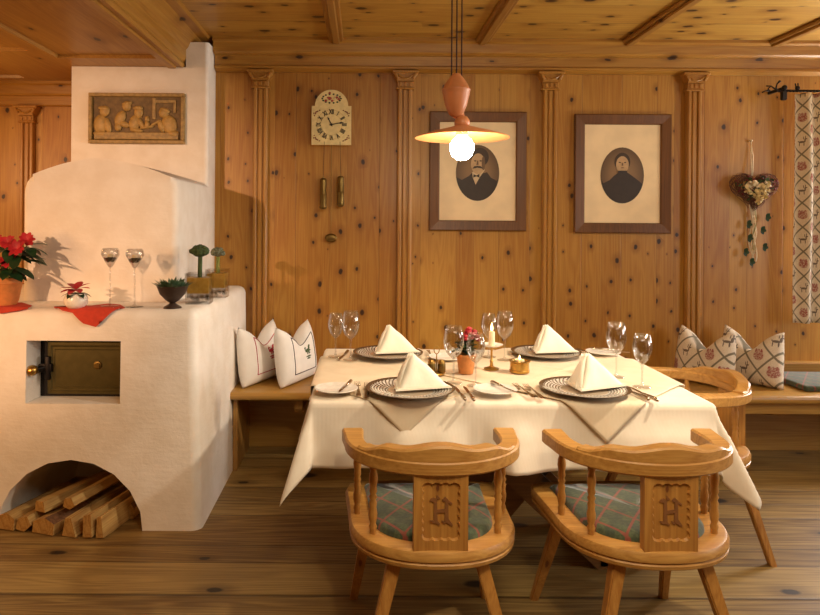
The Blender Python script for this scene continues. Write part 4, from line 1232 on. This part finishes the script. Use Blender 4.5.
for X, Z in ((768, 217), (749, 224), (763, 230), (750, 238), (765, 247), (746, 252), (752, 262)):
    q = W(X, Z, YW-.07)-hc
    for da in (-60, 0, 60):
        leaf(bm, (q.x, -.0, q.z), (cos(radians(da-10)), -.25, sin(radians(da-10))), .032, .012, up=Vector((0, -1, .2)), droop=0)
link('ivy_leaves', bm, M['leaf'], ht, smooth=True)
bm = B(); tube(bm, [(.0, .0, -.08), (.02, .0, -.2), (-.01, 0, -.3), (.0, 0, -.38)], .0018, 5); link('ivy_stem', bm, M['stem'], ht)

# curtain and rod ------------------------------------------------
RY = 4.10
rl = W(765, 91, RY); zr = W(800, 91, RY).z
rod = tag(empty('curtain_rod', (3.3, RY, zr)), 'black wrought iron curtain rod with leaf finial and bracket', 'curtain rod')
def twist(x0, x1):
    bm = B(); n_ = int((x1-x0)/.006)
    rr = []
    for i in range(n_+1):
        x = x0+(x1-x0)*i/n_; a_ = i*.45
        rr.append([bm.verts.new((x, .0085*cos(a_+q*pi/2)*(1), .0085*sin(a_+q*pi/2))) for q in range(4)])
    for A, Bq in zip(rr, rr[1:]):
        for i in range(4): bm.faces.new((A[i], A[(i+1) % 4], Bq[(i+1) % 4], Bq[i]))
    bm.faces.new(rr[0]); bm.faces.new(rr[-1][::-1]); return bm
xl = W(783, 91, RY).x-3.3
link('rod', twist(xl-.02, XR-3.3-.02), M['iron'], rod)
sx = RY/F
def rpx(X, Z): q = W(X, Z, RY); return (q.x-3.3, 0, q.z-zr)
bm = B()
tube(bm, [rpx(786, 91), rpx(779, 91.5), rpx(775, 89), rpx(771, 86), rpx(766, 86)], [.007, .006, .005, .004, .003], 8)
tube(bm, [rpx(778, 91), rpx(776, 88), rpx(777, 84), rpx(780, 81)], [.005, .005, .004, .008], 8)
tube(bm, [rpx(769, 90.5), rpx(765, 91), rpx(762, 92.5)], [.007, .004, .004], 8)
tube(bm, [rpx(771, 86), rpx(768, 89), rpx(770, 91)], [.004, .004, .006], 8)
link('leaf_finial', bm, M['iron'], rod, smooth=True)
bm = B(); q = rpx(783.5, 88)
ico(bm, (q[0], -.01, q[2]), .016, 2, (1, 1, 1.1)); box(bm, q[0]-.016, q[0]+.016, -.016, .012, q[2]-.075, q[2]-.02, .005, 1); box(bm, q[0]-.008, q[0]+.008, 0, YW-RY, q[2]-.012, q[2]+.006, .002, 1)
link('bracket', bm, M['iron'], rod, smooth=30)
bm = B(); q = rpx(797.5, 88); ico(bm, (q[0], 0, q[2]), .014, 2, (1, 1, 1)); tube(bm, [(q[0]-.008, 0, q[2]), (q[0]-.014, 0, q[2]+.028)], .004, 6); tube(bm, [(q[0]+.004, 0, q[2]), (q[0]+.002, 0, q[2]+.03)], .004, 6)
link('clip', bm, M['iron'], rod, smooth=True)
cx0 = W(796, 200, RY).x; zb = W(800, 323, RY).z; zt = zr-.012
bm = B(); n_ = 90; m_ = 40; g = []
cwid = .62
for i in range(n_+1):
    col = []
    for j in range(m_+1):
        t = j/m_; x = cx0+cwid*i/n_
        fold = .030*sin(i/n_*2*pi*6+.6)*(1-.35*t)+.01*sin(i*.21+t*3)
        col.append(bm.verts.new((x+.006*sin(t*5)*(1-i/n_), RY+.0+fold, zt+(zb-zt)*t)))
    g.append(col)
for i in range(n_):
    for j in range(m_): bm.faces.new((g[i][j], g[i+1][j], g[i+1][j+1], g[i][j+1]))
for v in bm.verts: v.co -= Vector((cx0, RY, zt))
o = link('curtain', bm, M['curt'], smooth=True, loc=(cx0, RY, zt)); thick(o, .002); tag(o, 'cream curtain with trellis, red crowns and deer at right edge', 'curtain')

# pendant lamp ----------------------------------------------------
LD = 2.9
lc = W(462, 138, LD)
lamp = tag(empty('pendant_lamp', (lc.x, LD, lc.z)), 'terracotta pull-down pendant lamp with flat shade and glowing bulb', 'lamp')
bm = B(); R_ = .204
lathe(bm, [(R_, 0), (R_*.98, .004), (R_*.7, .022), (R_*.4, .038), (.05, .047), (.035, .05), (.032, .055), (.028, .051), (.045, .043), (R_*.4, .034), (R_*.7, .018), (R_*.98, .0005), (R_, 0)], 56)
link('shade', bm, M['ceramic'], lamp, smooth=True)
bm = B(); lathe(bm, [(0, .010), (.024, .012), (.026, .05), (.034, .058), (.033, .075), (.022, .092), (.010, .097), (.008, .115), (0, .116)], 24); link('socket', bm, M['ceramic'], lamp, smooth=50)
bm = B(); bz = -.038; lathe(bm, [(0, bz-.060), (.024, bz-.055), (.043, bz-.038), (.053, bz-.012), (.051, bz+.010), (.038, bz+.032), (.022, bz+.044), (.018, bz+.055), (0, bz+.056)], 28); link('bulb', bm, M['bulb'], lamp, smooth=True)
eg = W(456, 118, LD)-lc; et = W(456, 74, LD)-lc; h = et.z-eg.z
bm = B(); lathe(bm, [(0, 0), (.012, .001), (.030, .014), (.047, h*.28), (.058, h*.52), (.060, h*.60), (.062, h*.615), (.062, h*.645), (.058, h*.66), (.050, h*.76), (.035, h*.88), (.022, h*.96), (.018, h), (0, h+.004)], 36, eg.x, 0, eg.z)
link('counterweight', bm, M['ceramic'], lamp, smooth=50)
for i, (px, pz) in enumerate(((451.5, 78), (456.5, 74), (461.5, 78))):
    q = W(px, pz, LD)-lc; bm = B(); tube(bm, [(q.x, 0, q.z), (q.x, 0, ZC-lc.z-.02)], .0032, 8); link('cord', bm, M['cord'], lamp)
bm = B(); tube(bm, [(eg.x+.01, 0, eg.z+.01), (.012, 0, .13), (0, 0, .112)], .003, 6); link('short_cord', bm, M['cord'], lamp)
bm = B(); lathe(bm, [(0, -.04), (.03, -.038), (.055, -.01), (.06, 0), (0, 0)], 28, eg.x, 0, ZC-lc.z-.001); link('ceiling_rose', bm, M['ceramic'], lamp, smooth=50)

# ================================================================= THINGS ON STOVE
def Ts(px, py): return T(px, py, ST)
# large poinsettia
p = W(5, 308, 3.16); p.z = ST
po = tag(empty('poinsettia', (p.x-.0, 3.17, ST)), 'large red poinsettia in orange clay pot at left edge of stove', 'potted plant')
bm = B(); lathe(bm, [(0, 0), (.045, 0), (.055, .02), (.070, .10), (.076, .105), (.078, .13), (.070, .13), (.066, .11), (0, .11)], 32); link('pot', bm, M['terra'], po, smooth=40)
random.seed(21)
bm = B(); tips = []
for tx, ty, tz in ((.01, 0, .29), (.065, -.02, .26), (-.06, .02, .30), (-.08, -.03, .22), (.03, -.03, .20), (.09, .03, .30)):
    tube(bm, [(tx*.1, ty*.1, .10), (tx*.5, ty*.5, tz*.6), (tx, ty, tz)], [.004, .0035, .003], 6); tips.append(Vector((tx, ty, tz)))
link('stems', bm, M['stem'], po, smooth=True)
bm = B()
for tx, ty, tz in tips:
    for i in range(5):
        a_ = 2*pi*i/5+random.uniform(-.3, .3); leaf(bm, (tx*.95, ty*.95, tz-.03), (cos(a_), sin(a_)*.8, random.uniform(-.25, .25)), random.uniform(.07, .11), .026, droop=.35, n=6)
for b, d, L_ in (((.06, -.03, .21), (1, -.15, .12), .165), ((.02, -.05, .16), (.8, -.4, -.1), .12), ((.05, -.02, .255), (1, -.1, -.12), .155), ((.04, -.02, .18), (1, -.2, -.25), .12), ((.09, .02, .28), (.9, 0, .25), .10), ((.03, 0, .26), (.9, .3, -.35), .13), ((.05, 0, .22), (.7, .5, .15), .13)):
    leaf(bm, b, d, L_, .034, droop=.25, n=7)
link('leaves', bm, M['leaf'], po, smooth=True)
bm = B()
for tx, ty, tz in tips:
    for i in range(9):
        a_ = 2*pi*i/9+random.uniform(-.2, .2); leaf(bm, (tx, ty-.01, tz+.005), (cos(a_), -.35+sin(a_)*.5, .25+.75*sin(a_)), random.uniform(.038, .055), .014, droop=.2, n=6, up=Vector((0, -.7, .7)), jag=.1)
link('red_bracts', bm, M['red'], po, smooth=True)
# fallen felt
def felt_mat(name, poly, label, h=.003):
    o = B(); prism(o, poly, 0, h, axis='z'); bmesh.ops.triangulate(o, faces=o.faces[:]); bmesh.ops.subdivide_edges(o, edges=o.edges[:], cuts=5, use_grid_fill=True)
    for v in o.verts:                                   # lies over the rounded front edge of the stove
        yc, r_ = SY+.045, .045
        if v.co.y < yc:
            over = (yc-v.co.y)*.36; a_ = min(over/r_, pi/2); ex = max(0, over-r_*pi/2); rr = r_+v.co.z+.006
            v.co.y = yc-rr*sin(a_); v.co.z = rr*cos(a_)-r_-ex
    cx_ = sum(q[0] for q in poly)/len(poly); cy_ = sum(q[1] for q in poly)/len(poly)
    for v in o.verts: v.co.x -= cx_; v.co.y -= cy_
    o = link(name, o, M['felt'], loc=(cx_, cy_, ST)); tag(o, label, 'felt mat', 'red felt mats on the stove'); return o
def tp_(L): 
    r = []
    for X, Y in L: q = Ts(X, Y); r.append((q.x, q.y))
    return r
felt_mat('felt_mat', tp_([(54, 307), (66, 308.5), (75, 306), (92, 306), (108, 304), (120, 305), (125, 308), (115, 310.5), (100, 310), (88, 311), (83, 316), (74, 317.5), (65, 316), (65, 312), (57, 311)]), 'star-edged red felt mat under the small white pot')
felt_mat('felt_mat', tp_([(-20, 306), (6, 303), (22, 303), (32, 306), (24, 310), (10, 311), (-12, 312)]), 'red felt mat under the large poinsettia pot')
po.location.z = ST+.003
p = Ts(76, 308.5)
sp_ = tag(empty('small_poinsettia', (p.x, p.y, ST+.003)), 'tiny poinsettia in small round white pot on the stove', 'potted plant')
bm = B(); lathe(bm, [(0, 0), (.034, 0), (.05, .018), (.053, .042), (.043, .066), (.040, .064), (.036, .056), (0, .056)], 28); link('pot', bm, M['white'], sp_, smooth=50)
bm = B()
for a_ in (10, 70, 150, 200, 260, 320): leaf(bm, (0, 0, .062), (cos(radians(a_)), sin(radians(a_)), .45), .075, .018, droop=.6, n=6)
link('leaves', bm, M['leaf'], sp_, smooth=True)
bm = B()
for i in range(8): a_ = 2*pi*i/8; leaf(bm, (0, 0, .085), (cos(a_), sin(a_)-.25, .35+.3*sin(a_)), .078, .019, droop=.25, n=6)
link('red_bracts', bm, M['red'], sp_, smooth=True)
# tall stemmed glasses
def stem_glass():
    root = empty('tealight_glass')
    hh = .285; t = .0014
    bowl = [(.004, hh-.095), (.012, hh-.088), (.030, hh-.055), (.042, hh-.032), (.040, hh-.012), (.033, hh)]
    bm = B(); lathe(bm, [(0, hh-.096)]+bowl+[(r-t, z) for r, z in bowl[::-1]]+[(0, hh-.09)], 24); link('bowl', bm, M['glass'], root, smooth=True)
    bm = B(); lathe(bm, [(0, 0), (.040, 0), (.040, .003), (.012, .006), (.004, .015), (.0035, hh-.1), (.005, hh-.094)], 20); link('stem', bm, M['glass'], root, smooth=True)
    bm = B()
    for _ in range(26):
        a_ = random.uniform(0, 6.28); r = sqrt(random.random())*.026; ico(bm, (r*cos(a_), r*sin(a_), hh-.052+random.uniform(-.012, .006)), .007, 1, jit=.2)
    link('pebbles', bm, M['pebble'], root, smooth=True)
    bm = B(); lathe(bm, [(0, hh-.044), (.012, hh-.044), (.012, hh-.03), (0, hh-.031)], 16); link('tealight', bm, M['candle'], root, smooth=40)
    return root
sg = stem_glass()
for i, (px, lb) in enumerate(((110, 'tall stemmed glass with pebbles, nearer the small poinsettia'), (134.5, 'tall stemmed glass with pebbles, nearer the succulent bowl'))):
    o = sg if i == 0 else copy_tree(sg)
    p = Ts(px, 307); o.location = (p.x, p.y, ST+(.003 if i == 0 else 0)); tag(o, lb, 'glass', 'tall tealight glasses'); o.scale = (1, 1, .96)
# succulent bowl
p = Ts(172.5, 308)
sb = tag(empty('succulent_bowl', (p.x, p.y, ST)), 'dark footed bowl with spiky green succulent on the stove', 'potted plant')
bm = B(); lathe(bm, [(0, 0), (.042, 0), (.04, .006), (.02, .018), (.012, .024), (.03, .036), (.058, .066), (.073, .105), (.069, .105), (.054, .072), (.03, .05), (0, .045)], 36)
bm2 = bm; link('bowl', bm, M['bowl'], sb, smooth=50)
bm = B(); lathe(bm, [(.0, .09), (.062, .088)], 20); link('soil', bm, M['ground'], sb)
bm = B()
for i in range(90):
    a_ = random.uniform(0, 6.28); r = sqrt(random.random())*.05; e = 1.35-r*18
    leaf(bm, (r*cos(a_), r*sin(a_), .088), (cos(a_)*cos(e), sin(a_)*cos(e), sin(e)), random.uniform(.035, .06), .0075, droop=-.1, n=4, fold=.5)
link('succulent', bm, M['leaf2'], sb, smooth=True)
# square glass vases
def vase():
    root = empty('glass_vase')
    a_, t, h = .058, .006, .150
    def sq(bm, w, z0, z1, top=1.06):
        v = [[bm.verts.new((sx_*w*s, sy_*w*s, z)) for sx_, sy_ in ((-1, -1), (1, -1), (1, 1), (-1, 1))] for z, s in ((z0, 1), (z1, top))]
        for i in range(4): bm.faces.new((v[0][i], v[0][(i+1) % 4], v[1][(i+1) % 4], v[1][i]))
        return v
    bm = B(); o_ = sq(bm, a_, 0, h); i_ = sq(bm, a_-t, .03, h)
    bm.faces.new(o_[0]); bm.faces.new(i_[0])
    for i in range(4): bm.faces.new((o_[1][i], o_[1][(i+1) % 4], i_[1][(i+1) % 4], i_[1][i]))
    link('glass_body', bm, M['glass'], root)
    bm = B(); v = sq(bm, a_-t-.0015, .052, .128, 1.04); bm.faces.new(v[0]); bm.faces.new(v[1][::-1]); link('amber_filling', bm, M['amberfill'], root)
    bm = B()
    for _ in range(22): ico(bm, (random.uniform(-.043, .043), random.uniform(-.043, .043), random.uniform(.010, .040)), .010, 1, jit=.3)
    link('glass_pebbles', bm, M['glass'], root, smooth=True)
    return root
v1 = vase(); random.seed(2)
def moss_ball(root, mat, r, z):
    bm = B(); tube(bm, [(0, 0, .10), (.002, 0, z-.02)], .011, 8); link('stem', bm, M['stem'] if mat != 'moss' else M['moss'], root, smooth=True)
    bm = B()
    for _ in range(46):
        a_ = random.uniform(0, 6.28); e = random.uniform(-.2, 1.57); q = r*.72
        ico(bm, (q*cos(a_)*cos(e), q*sin(a_)*cos(e), z+q*.6*sin(e)), r*.28, 1, jit=.25)
    ico(bm, (0, 0, z), r*.7, 2, (1, 1, .6)); link('moss_head', bm, M[mat], root, smooth=True)
v2 = copy_tree(v1)
p = Ts(199.5, 303); v1.location = (p.x, p.y, ST); v1.rotation_euler = (0, 0, radians(4)); moss_ball(v1, 'moss', .055, .25)
tag(v1, 'square glass vase of amber liquid with dark green moss head', 'vase', 'square amber vases')
p = Ts(214, 297.5); v2.location = (p.x+.012, p.y+.03, ST); v2.scale = (.9, .9, 1.0); moss_ball(v2, 'grey', .046, .235)
tag(v2, 'square glass vase with greyish moss head, half hidden behind the other', 'vase', 'square amber vases')

# ================================================================= CAMERA & LIGHT
cam = bpy.data.cameras.new('camera'); co = bpy.data.objects.new('camera', cam); C.objects.link(co)
cam.sensor_fit = 'HORIZONTAL'; cam.sensor_width = 36; cam.lens = F/820*36
cam.shift_x = (410-CX)/820; cam.shift_y = -(307.5-CY)/820
cam.clip_start = .05
co.matrix_world = Matrix.Translation((0, 0, H)) @ Matrix.Rotation(radians(90), 4, 'X') @ Matrix.Rotation(ROLL, 4, 'Z')
S.camera = co
def area(name, loc, target, sx_, sy_, e, col, spread=180):
    l = bpy.data.lights.new(name, 'AREA'); l.shape = 'RECTANGLE'; l.size = sx_; l.size_y = sy_; l.energy = e; l.color = col; l.spread = radians(spread)
    o = bpy.data.objects.new(name, l); C.objects.link(o); o.location = loc
    o.rotation_euler = (Vector(target)-Vector(loc)).to_track_quat('-Z', 'Y').to_euler(); return o
area('right_side_fill', (XR+.03, 1.4, 1.5), (.2, 2.2, .7), 1.5, 1.35, 45, (1, .95, .88), 165)  # added side light from the right; a window there is only assumed
area('daylight_back_window', (3.46, YW+.02, 1.5), (.3, 2.0, 1.35), .9, 1.3, 95, (1, .96, .92), 170)
area('overhead_fill', (.7, .9, 2.42), (.7, 1.6, .4), 1.4, 1.0, 34, (1, .86, .64))  # added soft fill from overhead to lift walls and ceiling, no actual fixture
sp = bpy.data.lights.new('ceiling_spot_left', 'SPOT'); sp.energy = 760; sp.color = (1, .58, .32); sp.spot_size = radians(25); sp.spot_blend = .75; sp.shadow_soft_size = .05
o = bpy.data.objects.new('ceiling_spot_left', sp); C.objects.link(o); o.location = (-3.0, -2.0, 2.2)
o.rotation_euler = (Vector((-1.82, 3.3, 1.42))-o.location).to_track_quat('-Z', 'Y').to_euler()
def spot(name, loc, tgt, e, col, size, soft=.06, blend=.8):
    l = bpy.data.lights.new(name, 'SPOT'); l.energy = e; l.color = col; l.spot_size = radians(size); l.spot_blend = blend; l.shadow_soft_size = soft
    o = bpy.data.objects.new(name, l); C.objects.link(o); o.location = loc
    o.rotation_euler = (Vector(tgt)-Vector(loc)).to_track_quat('-Z', 'Y').to_euler()
spot('table_fill_spot', (1.9, 2.15, 2.45), (.62, 2.95, .75), 185, (1, .86, .66), 62)  # added spot that brightens cloth and tableware, no fixture modelled
spot('front_fill_spot', (.3, .5, 2.45), (.45, 2.6, .6), 46, (1, .80, .54), 62)  # added fill for napkin fronts and chair backs, no known source
spot('low_lamp_left', (-3.05, 1.3, 1.25), (-1.95, 3.05, .65), 125, (1, .50, .17), 58, .45)
spot('ceiling_fill_right', (3.75, 3.2, 1.1), (1.7, 2.9, 2.54), 120, (1, .90, .72), 100, .15)  # added out of view to brighten the right part of the ceiling
pl = bpy.data.lights.new('alcove_lamp', 'POINT'); pl.energy = 15; pl.color = (1, .62, .28); pl.shadow_soft_size = .08
o = bpy.data.objects.new('alcove_lamp', pl); C.objects.link(o); o.location = (-2.75, 3.5, 1.75)
wd = bpy.data.worlds.new('world'); S.world = wd; wd.use_nodes = True
wd.node_tree.nodes['Background'].inputs[0].default_value = (1, .92, .8, 1); wd.node_tree.nodes['Background'].inputs[1].default_value = .6
S.view_settings.view_transform = 'Standard'; S.view_settings.look = 'None'; S.view_settings.gamma = 1; S.view_settings.use_curve_mapping = False
S.view_settings.exposure = 0.0
